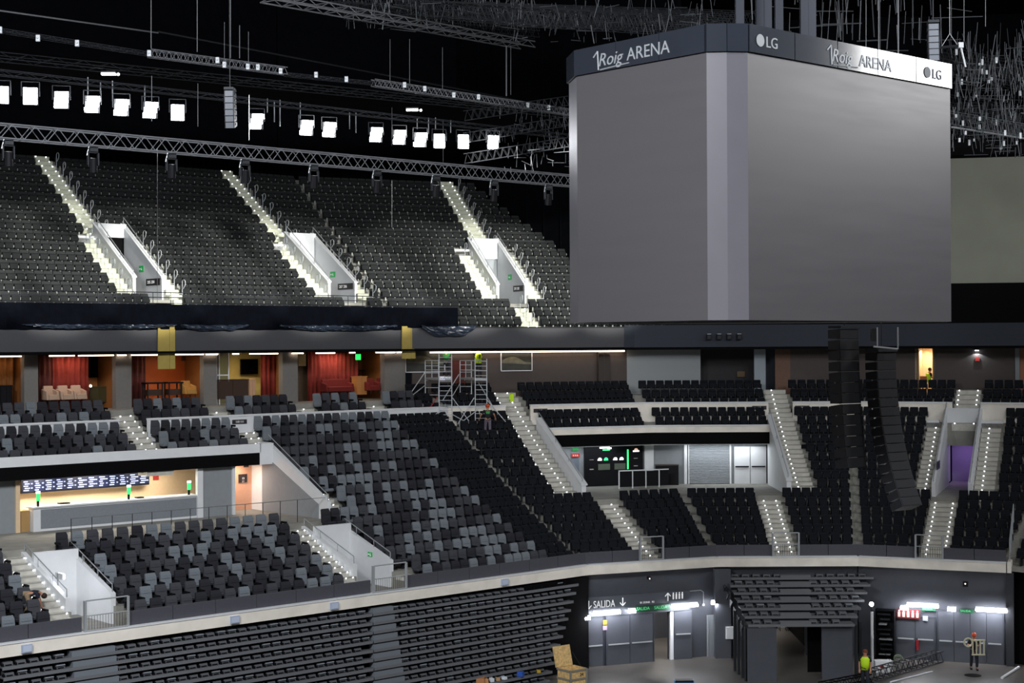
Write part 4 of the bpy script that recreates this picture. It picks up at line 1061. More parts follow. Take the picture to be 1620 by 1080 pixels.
# workers on the scaffold
PY = 93.6
person('person in dark green top reaching up from the left scaffold tower', at(706, 597, PY), .1, stand(.3, 'up', .05), mat('green_top', '#1f7a3a', .8), M_jean, helmet=mat('dark_helmet', '#22303c', .4))
person('person in bright yellow vest reaching up on the right scaffold tower', at(757, 597, PY+.6), .1, stand(.3, 'up', .05), M_blkshirt, M_jean, helmet=mat('white_helmet', '#d8d8d8', .4), vest=M_hiviz)
# bending person lower left, seen from behind/side
J = dict(pelvis=(0, -.05, .85), chest=(.28, .18, .93), neck=(.42, .28, .82), head=(.52, .34, .7), lsh=(.22, .32, .88), rsh=(.34, .04, .86),
         lel=(.3, .4, .6), rel=(.42, .1, .58), lhand=(.35, .42, .38), rhand=(.46, .18, .36), lhip=(-.04, .05, .82), rhip=(.02, -.14, .82), lknee=(-.02, .16, .45), rknee=(.12, -.12, .46), lfoot=(-.14, .12, 0), rfoot=(-.04, -.2, 0))
p = pt(0, sfor(42, 0, 2.1), 2.1, zl(2)); person('person bending over in dark shirt and khaki trousers at the lower left edge', p, -.15, J, M_dkshirt, M_khaki)
# worker in vest at the bottom right of the floor
p = ontop(1369, 1088, FLOOR); person('person in yellow safety vest standing at the foot of the lamp pole', (p.x, p.y, FLOOR), PI*.9, stand(.2, 'down'), M_blkshirt, M_jean, vest=M_hiviz, hair='#6b3a20')
# worker carrying the pale barrier
p = ontop(1541, 1059, FLOOR); pc = p
person('person in dark clothes carrying a pale crate and white coil on the arena floor', (p.x, p.y, FLOOR), PI*.95, stand(.2, 'carry'), M_blkshirt, M_jean, helmet=M_orangeh)
t = thing('white_crate', 'pale slatted crate carried by the dark-clothed person on the floor', 'crate'); t.location = (p.x+.1, p.y-.36, FLOOR+.78)
mb = MB()
for k in range(4): mb.box(-.3+.18*k, -.24+.18*k, -.05, .0, 0, .75)
mb.out('slats', mat('cream_paint', '#c8c4a8', .6), t); MB().box(-.32, .32, -.06, .0, .7, .76).box(-.32, .32, -.06, .0, 0, .06).out('rails', mat('cream_paint', '#c8c4a8', .6), t)
t = thing('white_coil', 'round coil of white hose on the shoulder of the dark-clothed person', 'hose coil'); t.location = (p.x-.38, p.y-.36, FLOOR+1.4)
mb = MB(); mb.path([(.2*math.cos(a*PI/8), 0, .2*math.sin(a*PI/8)) for a in range(17)], .045, 6); mb.out('coil', mat('cream_paint', '#c8c4a8', .6), t)
# person at the doorway desk
p = pt(3, sfor(1468, 3, 17.9), 17.9, ZF)
J = stand(.5, 'carry'); person('person in yellow vest sitting in the lit doorway', (p.x, p.y, ZF), -PI*.4, dict(J, pelvis=(0, 0, .75), lhip=(-.1, 0, .74), rhip=(.1, 0, .74), lknee=(-.12, .35, .75), rknee=(.12, .35, .75), lfoot=(-.12, .4, .3), rfoot=(.12, .4, .3), chest=(0, .05, 1.1), neck=(0, .1, 1.28), head=(0, .15, 1.43), lsh=(-.2, .06, 1.2), rsh=(.2, .06, 1.2), lel=(-.24, .1, .95), rel=(.24, .1, .95), lhand=(-.15, .35, .98), rhand=(.15, .35, .98)), M_blkshirt, M_jean, vest=M_hiviz)
t = put(thing('stool', 'wooden high stool in the lit doorway', 'stool'), 3, sfor(1460, 3, 17.5), 17.5, ZF)
MB().box(-.22, .22, -.2, .2, .62, .68).out('seat', mat('stool_wood', '#9a5a30', .6), t); MB().box(-.2, .2, .16, .2, .68, 1.05).out('backrest', mat('stool_wood', '#9a5a30', .6), t)
for a in (-.18, .18):
    for b in (-.16, .16): MB().box(a-.02, a+.02, b-.02, b+.02, 0, .62).out('leg', mat('stool_wood', '#9a5a30', .6), t)
# ------------------------------------------------------------------ scaffold towers
def ladder(parent, name, p0, p1, H, r=.028, step=.27, m=None):
    a = Vector(p0); b = Vector(p1); mb = MB(); mb.tube(a, a+Vector((0, 0, H)), r); mb.tube(b, b+Vector((0, 0, H)), r)
    k = step
    while k < H: mb.tube(a+Vector((0, 0, k)), b+Vector((0, 0, k)), r*.75); k += step
    return mb.out(name, m or M_alu, parent)
def scaffold(label, fx0, fx1, yb, yt, Yf, bx0, bx1, ybb, ybt, Yb, sx, extra):
    t = thing('scaffold_tower', label, 'scaffold', 'aluminium scaffold towers'); a = at(fx0, yb, Yf); b = at(fx1, yb, Yf); t.location = a
    o = a; b = b-a; ht = at(fx0, yt, Yf).z-a.z
    ladder(t, 'ladder_frame', (0, 0, 0), b, ht)
    c = at(bx0, ybb, Yb)-o; d = at(bx1, ybb, Yb)-o; hb = at(bx0, ybt, Yb).z-o.z-c.z
    ladder(t, 'ladder_frame', c, d, hb, step=.42)
    zp = at(bx0, 600, Yb).z-o.z-.0
    mb = MB(); mb.add([(0, 0, zp), tuple(b+Vector((0, 0, zp))), (d.x, d.y, zp), (c.x, c.y, zp), (0, 0, zp+.12), tuple(b+Vector((0, 0, zp+.12))), (d.x, d.y, zp+.12), (c.x, c.y, zp+.12)], [(0, 3, 2, 1), (4, 5, 6, 7), (0, 1, 5, 4), (1, 2, 6, 5), (2, 3, 7, 6), (3, 0, 4, 7)])
    mb.out('platform', M_metal, t)
    mb = MB()
    for zz in (zp+.55, zp+1.1):
        for p, q in (((0, 0, zz), (c.x, c.y, zz)), ((b.x, b.y, zz), (d.x, d.y, zz)), ((c.x, c.y, zz), (d.x, d.y, zz))): mb.tube(p, q, .022)
    for u in (c, d, (c+d)/2): mb.tube((u.x, u.y, zp), (u.x, u.y, zp+1.1), .022)
    mb.out('guard_rail', M_alu, t)
    for nm, x0, y0, Y0, x1, y1, Y1, m in extra:
        MB().tube(at(x0, y0, Y0)-o, at(x1, y1, Y1)-o, .026).out(nm, m, t)
    return t, o
t, o = scaffold('left aluminium scaffold tower with a red brace, standing in the black seats', 695, 715, 671, 560, 89.3, 673, 694, 636, 572, 91.3, 0,
    [('brace', 643, 632, 90.3, 672, 589, 91.2, M_alu), ('brace', 647, 629, 90.4, 673, 609, 91.2, M_alu), ('brace', 662, 671, 88.6, 692, 628, 89.4, mat('red_tube', '#a03030', .5)), ('brace', 668, 665, 88.8, 697, 651, 89.2, M_alu), ('brace', 700, 634, 90.5, 726, 592, 91.2, M_alu), ('brace', 716, 629, 89.2, 744, 669, 89.4, M_alu), ('brace', 715, 655, 89.2, 740, 669, 89.4, M_alu)])
b = put(thing('banner', 'white printed banner fixed on the left scaffold tower', 'banner'), 1, 0, 0, 0); b.location = at(696, 601, 89.2)
MB().box(0, .65, -.01, .01, 0, .2).out('sheet', mat('white_sheet', '#f0f0f4', .5, emit=.25), b); textobj('scaffold', .17, M_red if False else mat('blue_print', '#4050a0', .6), b, .02, -.02, .04, .002)
t, o = scaffold('right aluminium scaffold tower with the yellow-vested worker', 752, 770.5, 669, 567, 89.9, 728, 746, 634, 572, 92.0, 0,
    [('brace', 724, 671, 89.3, 750, 629, 89.9, M_alu), ('brace', 728, 669, 89.4, 756, 648, 89.9, M_alu), ('brace', 757, 605, 90.9, 784, 650, 89.9, M_alu), ('brace', 770, 632, 89.9, 800, 667, 89.9, M_alu), ('brace', 716, 626, 91, 728, 606, 91.9, M_alu)])
# ------------------------------------------------------------------ scoreboard
def facewall(mb, pts, z0, z1, th=.12):
    for p, q in zip(pts, pts[1:]):
        d = Vector((q[0]-p[0], q[1]-p[1])); n = Vector((-d.y, d.x)).normalized()*th
        if n.y < 0 and False: n = -n
        mb.quadbox([p, q, (q[0]+n.x, q[1]+n.y), (p[0]+n.x, p[1]+n.y)], z0, z1)
    return mb
u1 = Vector((math.sin(math.radians(48.3)), math.cos(math.radians(48.3)))); u2 = Vector((-u1.y, u1.x))
R0 = Vector((7.5, 50)); R1 = R0+11.4*u1; L0 = Vector((6.2, 50)); L1 = L0+5.9*u2; L2 = Vector((2.06, 55.9)); R2 = Vector((16.2, 59.0))
MIDC = Vector((6.83, 49.93)); LB = L2+Vector((3.5, 6.0)); 
sb = thing('video_scoreboard', 'giant grey four-sided video scoreboard hanging over the arena floor', 'scoreboard'); sb.location = (9, 55, .64)
O = Vector((9, 55, .64))
def rel(v): return (v[0]-9, v[1]-55)
M_scr = bpy.data.materials.new('led_screen_off'); M_scr.use_nodes = True
nt = M_scr.node_tree; b = nt.nodes['Principled BSDF']; b.inputs['Base Color'].default_value = lin('#4c4a4d'); b.inputs['Roughness'].default_value = .42; b.inputs['Specular IOR Level'].default_value = .6
tc = nt.nodes.new('ShaderNodeTexCoord'); mp = nt.nodes.new('ShaderNodeMapping'); mp.inputs['Scale'].default_value = (.15, .15, 1.6); nz = nt.nodes.new('ShaderNodeTexNoise'); nz.inputs['Scale'].default_value = 1.6; nz.inputs['Detail'].default_value = 3
rr = nt.nodes.new('ShaderNodeMapRange'); rr.inputs['To Min'].default_value = .33; rr.inputs['To Max'].default_value = .5
nt.links.new(tc.outputs['Object'], mp.inputs['Vector']); nt.links.new(mp.outputs['Vector'], nz.inputs['Vector']); nt.links.new(nz.outputs['Fac'], rr.inputs['Value']); nt.links.new(rr.outputs['Result'], b.inputs['Roughness'])
M_scr2 = mat('led_corner_screen', '#58575e', .4, spec=.6, noise=.03, scale=1)
M_ban = mat('glossy_banner_screen', '#2b2f37', .12, spec=1.0, noise=.05, scale=1)
H1, H2 = 8.46, 9.36
for nm, a, bb, m in (('left_screen', L0, L1, M_scr), ('right_screen', R0, R1, M_scr), ('corner_screen', L0, MIDC, M_scr2), ('corner_screen', MIDC, R0, M_scr2), ('corner_screen', L1, L2, M_scr2), ('corner_screen', R1, R2, M_scr2), ('rear_screen', L2, LB, M_scr), ('rear_screen', R2, LB, M_scr)):
    n = max(1, round((bb-a).length/1.9)) if 'corner' not in nm else 1
    mb = MB()
    p, q = rel(a), rel(bb); d = Vector((q[0]-p[0], q[1]-p[1])); nn = Vector((-d.y, d.x)).normalized()*.3
    if nn.dot(Vector((0-(p[0]+q[0])/2, 1-(p[1]+q[1])/2))) < 0: nn = -nn
    mb.quadbox([p, q, (q[0]+nn.x, q[1]+nn.y), (p[0]+nn.x, p[1]+nn.y)], 0, H1); mb.out(nm, m, sb)
    # banner ring, slightly proud of the screens, in separate cabinets
    e = -nn*.3; mb = MB(); n = max(1, round((bb-a).length/2.2))
    for k in range(n):
        f0, f1 = k/n+.002, (k+1)/n-.002
        A = (p[0]+d.x*f0+e.x, p[1]+d.y*f0+e.y); B = (p[0]+d.x*f1+e.x, p[1]+d.y*f1+e.y)
        mb.quadbox([A, B, (B[0]+nn.x, B[1]+nn.y), (A[0]+nn.x, A[1]+nn.y)], H1+.02, H2)
    mb.out('ribbon_banner', M_ban, sb)
loop = [rel(v) for v in (L2, L1, L0, MIDC, R0, R1, R2, LB)]
mb = MB(); n = len(loop); mb.add([(p[0]*.97, p[1]*.97+.03, .03) for p in loop]+[(p[0]*.97, p[1]*.97+.03, .15) for p in loop], [tuple(range(n)), tuple(range(2*n-1, n-1, -1))]+[(k, (k+1)%n, (k+1)%n+n, k+n) for k in range(n)]); mb.out('underside', M_black, sb)
mb = MB(); mb.add([(p[0]*.97, p[1]*.97+.03, H2-.2) for p in loop]+[(p[0]*.97, p[1]*.97+.03, H2-.1) for p in loop], [tuple(range(n)), tuple(range(2*n-1, n-1, -1))]+[(k, (k+1)%n, (k+1)%n+n, k+n) for k in range(n)]); mb.out('roof_deck', M_black, sb)
M_logo = mat('logo_grey', '#8c9094', .5, emit=.06); M_logod = mat('logo_dark', '#3a3f48', .5)
def facetext(a, d, f, z, body, size, m=M_logo, rot=None, shear=0, off=.105):
    """text on the banner of the face starting at a, direction d (unit), offset f metres along"""
    n = Vector((d.y, -d.x)); P = a+d*f+n*off
    return textobj(body, size, m, sb, P.x-9, P.y-55, z-.64, .01, rz=math.atan2(d.y, d.x), shear=shear)
dl = (L0-L1).normalized(); dr = u1
def swoosh(a, d, f, z, w_, m=M_logo, s=1.):
    n = Vector((d.y, -d.x)); q = MB()
    def P(x, zz): v = a+d*(f+x)+n*.11; return (v.x-9, v.y-55, z-.64+zz)
    q.tube(P(.1*s, -.12*s), P(w_, -.06*s), .022*s, 4)
    q.tube(P(-.22*s, .34*s), P(-.02*s, .52*s), .03*s, 4); q.tube(P(-.02*s, .52*s), P(.02*s, -.12*s), .03*s, 4)
    q.out('logo_stroke', m, sb)
facetext(L1, dl, 1.15, 9.28, 'Roig', .62, shear=.25); swoosh(L1, dl, 1.15, 9.28, 1.45)
facetext(L1, dl, 2.5, 9.3, 'ARENA', .6)
facetext(R0, dr, .78, 9.35, 'LG', .5); 
q = MB(); n = Vector((dr.y, -dr.x)); c = R0+dr*.5+n*.115
vs = [(c.x-9+dr.x*.2*math.cos(a*PI/10), c.y-55+dr.y*.2*math.cos(a*PI/10), 9.53-.64+.2*math.sin(a*PI/10)) for a in range(20)]; q.add(vs, [tuple(range(20))]); q.out('round_emblem', M_logo, sb)
facetext(R0, dr, 4.2, 9.3, 'Roig', .62, shear=.25); swoosh(R0, dr, 4.2, 9.3, 1.45)
facetext(R0, dr, 5.75, 9.3, 'ARENA', .58)
facetext(R0, dr, 10.1, 9.35, 'LG', .5, M_logod)
q = MB(); c = R0+dr*9.8+n*.115
vs = [(c.x-9+dr.x*.2*math.cos(a*PI/10), c.y-55+dr.y*.2*math.cos(a*PI/10), 9.53-.64+.2*math.sin(a*PI/10)) for a in range(20)]; q.add(vs, [tuple(range(20))]); q.out('round_emblem', M_logod, sb)
q = MB()
for px, Y in ((1170, 54), (1202, 56), (1214, 56), (1232, 56), (1272, 57), (1284, 57)):
    v = at(px, 40, Y); q.box(v.x-9-.14, v.x-9+.14, v.y-55-.14, v.y-55+.14, H2-.2, 22)
q.out('suspension_mast', mat('mast_grey', '#2e323c', .5, .2), sb)
# ------------------------------------------------------------------ line arrays
def line_array(label, px, y0, Y, n, w_, h, yaw, bend0, bendk, group, m=M_blackpl, m2=M_blackpl, name='line_array'):
    t = thing(name, label, 'speaker array', group); t.location = at(px, y0, Y); t.rotation_euler = (0, 0, yaw)
    mb = MB(); mb.box(-w_/2, w_/2, -.1, .6, 0, .1); mb.tube((0, .25, 0), (0, .25, 26-t.location.z), .02); mb.out('flying_frame', M_dmetal, t)
    a = bend0; pos = Vector((0, 0, -.02))
    for k in range(n):
        M_ = Matrix.Translation(pos) @ Matrix.Rotation(a, 4, 'X')
        cb = MB(); cb.prof([(0, -h*.97), (.62, -h*.9), (.62, -.05), (0, -.01)], -w_/2, w_/2)
        cb.v = [tuple(M_ @ Vector(v)) for v in cb.v]; o = cb.out('speaker_cabinet', m, t)
        g = MB().box(-w_/2+.03, w_/2-.03, -.02, 0, -h*.92, -h*.06); g.v = [tuple(M_ @ Vector(v)) for v in g.v]; g.out('grille', m2, o)
        s = MB().box(-w_/2-.02, -w_/2, .02, .1, -h*.98, -h*.88).box(w_/2, w_/2+.02, .2, .4, -h*.6, -h*.3); s.v = [tuple(M_ @ Vector(v)) for v in s.v]; s.out('side_bracket', M_dmetal, o)
        pos = pos+Matrix.Rotation(a, 3, 'X') @ Vector((0, 0, -h)); a += bendk
    return t
M_spk = mat('speaker_black', '#17181d', .55); M_grl = mat('speaker_grille', '#101116', .8)
line_array('tall black line array hanging under the scoreboard, left one', 1343, 519, 62, 13, 1.05, .42, math.radians(32), 0, -.012, 'line arrays under the scoreboard', M_spk, M_grl)
line_array('tall curved black line array under the scoreboard, lower right one', 1402, 556, 62, 17, 1.05, .36, math.radians(32), 0, -.028, 'line arrays under the scoreboard', M_spk, M_grl)
t = thing('rigging_bracket', 'dark steel lifting frame above the right line array', 'frame'); t.location = at(1400, 552, 61.5)
mb = MB(); mb.tube((-.45, 0, .1), (.5, 0, 0), .04); mb.tube((-.3, 0, .1), (-.3, 0, .85), .03); mb.tube((.5, 0, 0), (.5, 0, .85), .03); mb.out('bar', M_metal, t)
MB().box(-.5, -.3, 0, .3, .3, .8).out('hoist', M_dmetal, t)
M_spl = mat('speaker_light_grey', '#6c7078', .5)
line_array('small pale line array hanging above the lighting truss', 362, 142, 60, 6, .36, .24, math.radians(0), 0, .05, 'small pale line arrays', M_dmetal, M_spl)
line_array('small pale line array hanging over the right end of the scoreboard', 1477, 36, 58, 6, .4, .24, math.radians(-10), 0, -.06, 'small pale line arrays', M_dmetal, M_spl)
# ------------------------------------------------------------------ trusses
def truss(label, a, b, h=.45, w_=.45, bay=.75, r=.03, m=M_truss, group=None, name='lighting_truss', cables=()):
    """box truss from a to b"""
    a = Vector(a); b = Vector(b); t = thing(name, label, 'truss', group); t.location = a; L = (b-a).length
    t.rotation_euler = (b-a).to_track_quat('X', 'Z').to_euler()
    ch = MB()
    for yy in (-w_/2, w_/2):
        for zz in (0, h): ch.tube((0, yy, zz), (L, yy, zz), r, 6)
    ch.out('chords', m, t); n = max(1, int(L/bay)); q = L/n; br = MB()
    for k in range(n):
        x = k*q
        for yy in (-w_/2, w_/2):
            br.tube((x, yy, 0), (x+q*.5, yy, h), r*.6, 4); br.tube((x+q*.5, yy, h), (x+q, yy, 0), r*.6, 4)
        br.tube((x, -w_/2, 0), (x, w_/2, 0), r*.6, 4); br.tube((x+q*.5, -w_/2, h), (x+q*.5, w_/2, h), r*.6, 4)
    br.out('bracing', m, t)
    return t
def onl(t_, z, px, py=0):      # point on the line at distance t_ from the camera row, parallel to the straight stand
    kx, kz = un(px, 540-z*20); a = SEG[0][2]; n = (-math.cos(a), math.sin(a))
    Y = t_/(kx*n[0]+n[1]); return Vector((kx*Y, Y, z))
TT = 50.0
A = onl(TT, 6.75, -40); B = onl(TT, 6.75, 940)
truss('long silver lighting truss crossing in front of the upper stand', A, B, .47, .45, .8, .026)
# moving heads under the truss
def mover():
    t = bpy.data.objects.new('moving_head', None); C.objects.link(t)
    MB().box(-.14, .14, -.12, .12, -.16, 0).out('base', M_dmetal, t)
    MB().box(-.2, -.16, -.06, .06, -.62, -.16).box(.16, .2, -.06, .06, -.62, -.16).box(-.2, .2, -.06, .06, -.2, -.16).out('yoke', M_dmetal, t)
    MB().tube((0, -.03, -.38), (.02, .05, -.85), .13, 10, .15).out('lamp_head', M_blackpl, t)
    MB().tube((-.14, 0, .02), (-.22, -.02, -.3), .02, 5).out('cable', M_alu, t); return proto(t)
mv = mover()
for k, px in enumerate((14, 148, 272, 388, 497, 597, 690, 782, 868)):
    o = mv if k == 0 else dup(mv); o.location = onl(TT, 6.72, px); o.rotation_euler = (0, 0, .6)
    tag(o, 'black moving head lamp hanging under the long truss, %s from left' % ORD[k+1], 'stage light', 'moving heads under the long truss')
# pipe racks higher up
for a, b, y0, y1, lab in ((-30, 236, 38, 82, 'dark upper pipe run at the top left'), (236, 452, 82, 112, 'upper cable truss with metal glints, left of centre'), (452, 590, 112, 128, 'slender pipe joining the two upper cable trusses'), (590, 910, 128, 178, 'upper cable truss with metal glints, right of centre')):
    Y0, Y1 = onl(58, 12, a).y, onl(58, 12, b).y
    thin = 'pipe' in lab
    t = truss(lab, at(a, y0+8, Y0), at(b, y1+6, Y1), .12 if thin else .3, .3, .5 if thin else .32, .015 if thin else .022, M_dmetal if thin else M_truss, name='cable_truss')
for k, (px, py) in enumerate(((0, 47), (60, 60), (122, 68), (236, 84), (344, 95), (355, 102), (392, 105), (408, 106), (444, 112), (500, 118), (548, 125), (640, 134), (672, 140), (718, 150), (757, 153), (835, 166), (868, 170))):
    Y = onl(58, 12, px).y-.3
    t = thing('rigging_clamp', 'small bright clamp on the upper cable truss, %s from left' % ordn(k+1), 'clamp', 'bright clamps on the upper cable trusses'); t.location = at(px, py, Y)
    MB().box(-.08, .08, -.05, .05, -.14, .12).out('body', M_alu, t, bevel=.02); MB().ball((0, -.06, 0), .05, 6).out('bolt', M_alu, t)
# dark duct beneath
def bar(name, label, cat, p, q, r, m, n=8, group=None):
    p = Vector(p); q = Vector(q); o = MB().tube((0, 0, 0), q-p, r, n).out(name, m); o.location = p; return tag(o, label, cat, group)
bar('air_duct', 'dark round duct running below the upper cable trusses', 'duct', at(-30, 100, 71), at(905, 200, 99), .75, mat('duct_black', '#040405', .9, spec=.05))
bar('roof_pipe', 'thin grey pipe crossing the dark roof from the upper left', 'pipe', at(-20, 14, 62), at(250, 52, 72), .035, M_truss)
bar('roof_pipe', 'thin grey pipe dropping towards the centre of the roof', 'pipe', at(250, 50, 72), at(905, 175, 100), .04, M_dmetal)
truss('dark catwalk ladder at the top centre with lit edges', at(425, 2, 66), at(835, 76, 84), .3, .9, 1.4, .035, M_truss, name='catwalk')
truss('dark roof catwalk behind the floodlights', at(-30, 92, 62), at(905, 185, 86), .25, .8, 1.2, .02, M_dmetal, name='catwalk')
# vertical rods and cables
for k, (px, y0, y1, Y, r) in enumerate(((239, -30, 76, 60, .03), (240, 120, 192, 56, .02), (312, -30, 82, 62, .03), (313, 132, 200, 62, .02), (355, 35, 92, 64, .02), (364, -30, 92, 64, .06), (379, 40, 92, 64, .03), (393, 50, 102, 64, .02), (394, 150, 222, 64, .025),
        (617, 62, 130, 76, .03), (648, 62, 132, 76, .03), (620, 170, 230, 76, .02), (700, 75, 142, 78, .025), (701, 190, 258, 78, .02), (801, 72, 152, 80, .06), (808, 72, 150, 80, .025), (249, 235, 480, 60, .015), (620, 285, 360, 76, .012), (1370, -20, 80, 66, .03), (1390, -20, 90, 66, .04), (1421, -20, 90, 66, .05), (1525, -20, 65, 70, .03), (1559, -20, 42, 70, .03), (1505, -20, 60, 70, .015))):
    bar('suspension_rod', 'thin vertical steel rod hanging from the dark roof, %s from left' % ordn(k+1), 'rod', at(px, y1, Y), at(px, y0, Y), r*.6, mat('rod_steel', '#6b6d70', .5, .2), 6, 'vertical rods hanging from the roof')
# small hanging bars under the dark duct
for k, (px, y0, y1) in enumerate(((139, 122, 150), (159, 130, 148), (178, 128, 160), (229, 135, 162), (423, 156, 178), (434, 160, 193), (443, 158, 200), (475, 162, 188), (553, 178, 204), (563, 178, 210), (660, 186, 204), (678, 186, 212), (689, 186, 205), (713, 190, 210))):
    Y = onl(60, 9, px).y
    bar('hanger_bar', 'short pale hanger bar under the dark roof duct, %s from left' % ordn(k+1), 'bar', at(px, y1, Y), at(px, y0, Y), .025, mat('hanger_steel', '#909498', .5, .2), 6, 'short hanger bars')
for k, (px, py) in enumerate(((171, 116), (652, 173))):
    t = thing('work_light', 'small glaring work light above the floodlights, %s one' % ('left' if k == 0 else 'right'), 'lamp', 'work lights above the floodlights'); t.location = at(px, py, onl(60, 9, px).y)
    MB().box(-.3, .3, 0, .2, .02, .1).out('housing', M_dmetal, t); MB().box(-.28, .28, -.03, .2, -.05, .02).out('lens', mat('glare', '#ffffff', .5, emit=12), t); MB().ball((.42, 0, -.04), .06, 8).out('pilot_lamp', mat('glare', '#ffffff', .5, emit=12), t)
# ------------------------------------------------------------------ floodlights
FL = [(2,150,0),(48,152,0),(97,158,1),(146,165,2),(192,170,2),(238,174,2),(281,178,0),(406,192,3),(485,202,2),(521,205,2),(595,213,2),(632,217,2),(665,221,3),(695,223,0),(733,224,0),(780,225,1)]
for k, (px, py, sh) in enumerate(FL):
    Y = onl(57, 10, px).y; t = thing('floodlight', 'blazing white floodlight above the upper stand, %s from left' % ordn(k+1), 'floodlight', 'row of floodlights'); t.location = at(px, py, Y)
    t.rotation_euler = (0, 0, .25)
    s = .25; sk = (.0, .02, .05, .075)[sh]
    MB().box(-s-.03, s+.03, .0, .14, -.33, .33).out('housing', M_dmetal, t)
    for r_ in range(3):
        o_ = sk*(1-r_)
        MB().box(-s+o_, s+o_, -.04, 0, .11-.215*r_, .315-.215*r_).out('led_panel', M_lamp, t, bevel=.02)
    MB().tube((-s-.08, .05, 0), (-s-.08, .05, .55), .02).tube((s+.08, .05, 0), (s+.08, .05, .55), .02).tube((-s-.08, .05, .55), (s+.08, .05, .55), .02).out('bracket', M_dmetal, t)
truss('thin dark support truss carrying the row of floodlights', onl(57.8, 10.2, -20), onl(57.8, 10.2, 900), .2, .3, 1.0, .018, M_dmetal)
# ------------------------------------------------------------------ roof grid at the right and dense rigging
random.seed(5)
for k in range(7):
    z = 11.5+.9*k if k < 6 else 10.6; Y = 84+3*(k % 3)
    a = at(1480, 540-(z*F/Y), Y); b = at(1700, 540-(z*F/(Y+10)), Y+10) 
    truss('dark lattice roof truss at the upper right, %s from bottom' % ORD[k+1], (a.x, a.y, z), (b.x, b.y, z), .7, .5, .6, .025, M_dmetal if k else M_truss, 'roof trusses at the upper right', 'roof_truss')
for k in range(6):
    Y = 66+2*k; z = 13.2+.5*k
    a = at(830-40*k, 540, Y); b = at(1150+10*k, 540, Y+6)
    truss('dark lattice roof truss behind the scoreboard top, %s one' % ORD[k+1], (a.x, a.y, z), (b.x, b.y, z+.6), .7, .5, .6, .02, M_dmetal, 'roof trusses behind the scoreboard', 'roof_truss')
for k in range(4):
    Y = 74+3*k; z = 12.8+.9*k
    a = at(700-20*k, 540, Y); b = at(860, 540, Y+8); truss('dark lattice roof truss at the top centre, %s one' % ORD[k+1], at(520+10*k, 4+9*k, Y), at(850, 30+10*k, Y+6), .6, .5, .5, .02, M_dmetal, 'roof trusses at the top centre', 'roof_truss')
for k, (y0, y1) in enumerate(((225, 196), (258, 243), (190, 178))):
    truss('dark sloping truss left of the scoreboard, %s from bottom' % ORD[[2, 1, 3][k]], at(740, y0, 74), at(915, y1-14 if k else y1, 80), .45, .4, .5, .022, M_dmetal, 'sloping trusses left of the scoreboard', 'roof_truss')
bar('bright_rail', 'bright steel rail crossing the dark rigging at the right edge', 'rail', at(1506, 201, 78), at(1640, 222, 84), .05, mat('polished_steel', '#e0e4e8', .25, .6))
o = bar('black_beam', 'black beam above the olive wall at the right edge', 'beam', at(1500, 236, 84), at(1640, 232, 84), .5, M_black)
for k in range(26):
    px = random.uniform(1512, 1616); py = random.uniform(75, 235); Y = random.uniform(76, 84)
    t = thing('rigging_fitting', 'small pale fitting glinting in the dark rigging at the right, %s from left' % 'x', 'fitting', 'pale fittings in the right-hand rigging'); t.location = at(px, py, Y)
    t['label'] = 'small pale fitting glinting in the dark rigging at the upper right'
    h = random.uniform(.1, .3); MB().box(-.05, .05, -.04, .04, -h/2, h/2).out('body', M_alu, t); MB().tube((0, 0, h/2), (.05*random.uniform(-1, 1), 0, h/2+random.uniform(.1, .6)), .012, 4).out('hook', M_dmetal, t)
t = thing('spreader_bar', 'dark spreader bar with bright corner block right of the scoreboard', 'rigging'); t.location = at(1478, 76, 66)
MB().tube((0, 0, 0), (1.15, 0, .1), .06).out('bar', M_dmetal, t); MB().box(1.0, 1.2, -.1, .1, .0, .22).out('corner_block', M_white, t)
MB().tube((.65, 0, .6), (.3, 0, .05), .012).tube((.65, 0, .6), (1.0, 0, .08), .012).tube((.65, 0, .6), (.65, 0, 5), .012).out('sling', M_alu, t); MB().tube((1.12, 0, 0), (1.3, 0, -.8), .04).out('leg', M_alu, t)
# tangled cables and bars hanging in the dark roof
def tangle(label, x0, x1, y0, y1, Y0, Y1, n, m, r=.015, lmin=.3, lmax=1.6, lean=.25):
    mb = MB(); c = at((x0+x1)/2, (y0+y1)/2, (Y0+Y1)/2)
    for k in range(n):
        Y = random.uniform(Y0, Y1); p = at(random.uniform(x0, x1), random.uniform(y0, y1), Y)-c; l_ = random.uniform(lmin, lmax)
        if random.random() < .8: q = p+Vector((random.uniform(-lean, lean)*l_, random.uniform(-.2, .2), l_))
        else: q = p+Vector((l_, random.uniform(-.5, .5), random.uniform(-.15, .15)))
        mb.tube(p, q, r*random.uniform(.6, 1.5), 4)
    o = mb.out('rigging_cables', m); o.location = c; tag(o, label, 'cables', kind='stuff')
random.seed(31)
M_cab1 = mat('cable_grey', '#55585c', .5, .2, spec=.4); M_cab2 = mat('cable_pale', '#8a8e92', .5, .2)
tangle('tangle of thin dark rigging cables at the upper right', 1506, 1640, 75, 250, 74, 92, 420, M_cab1)
tangle('scattered pale rigging bars at the upper right', 1506, 1640, 90, 215, 76, 86, 70, M_cab2, .018, .1, .6)
tangle('dark cables crowding the roof trusses at the top centre', 540, 830, 2, 48, 72, 90, 190, M_cab1, .016, .3, 1.2, .35)
tangle('dark cables hanging above the scoreboard, left part', 800, 1130, 8, 70, 66, 84, 150, M_cab1, .014, .2, .9, .3)
tangle('dark cables hanging between the sloping trusses beside the scoreboard', 790, 905, 185, 275, 74, 84, 90, M_cab1, .012, .2, .9)
tangle('dark cables and rods above the scoreboard, right part', 1190, 1500, -10, 90, 64, 84, 90, M_cab1, .02, .6, 2.4, .1)
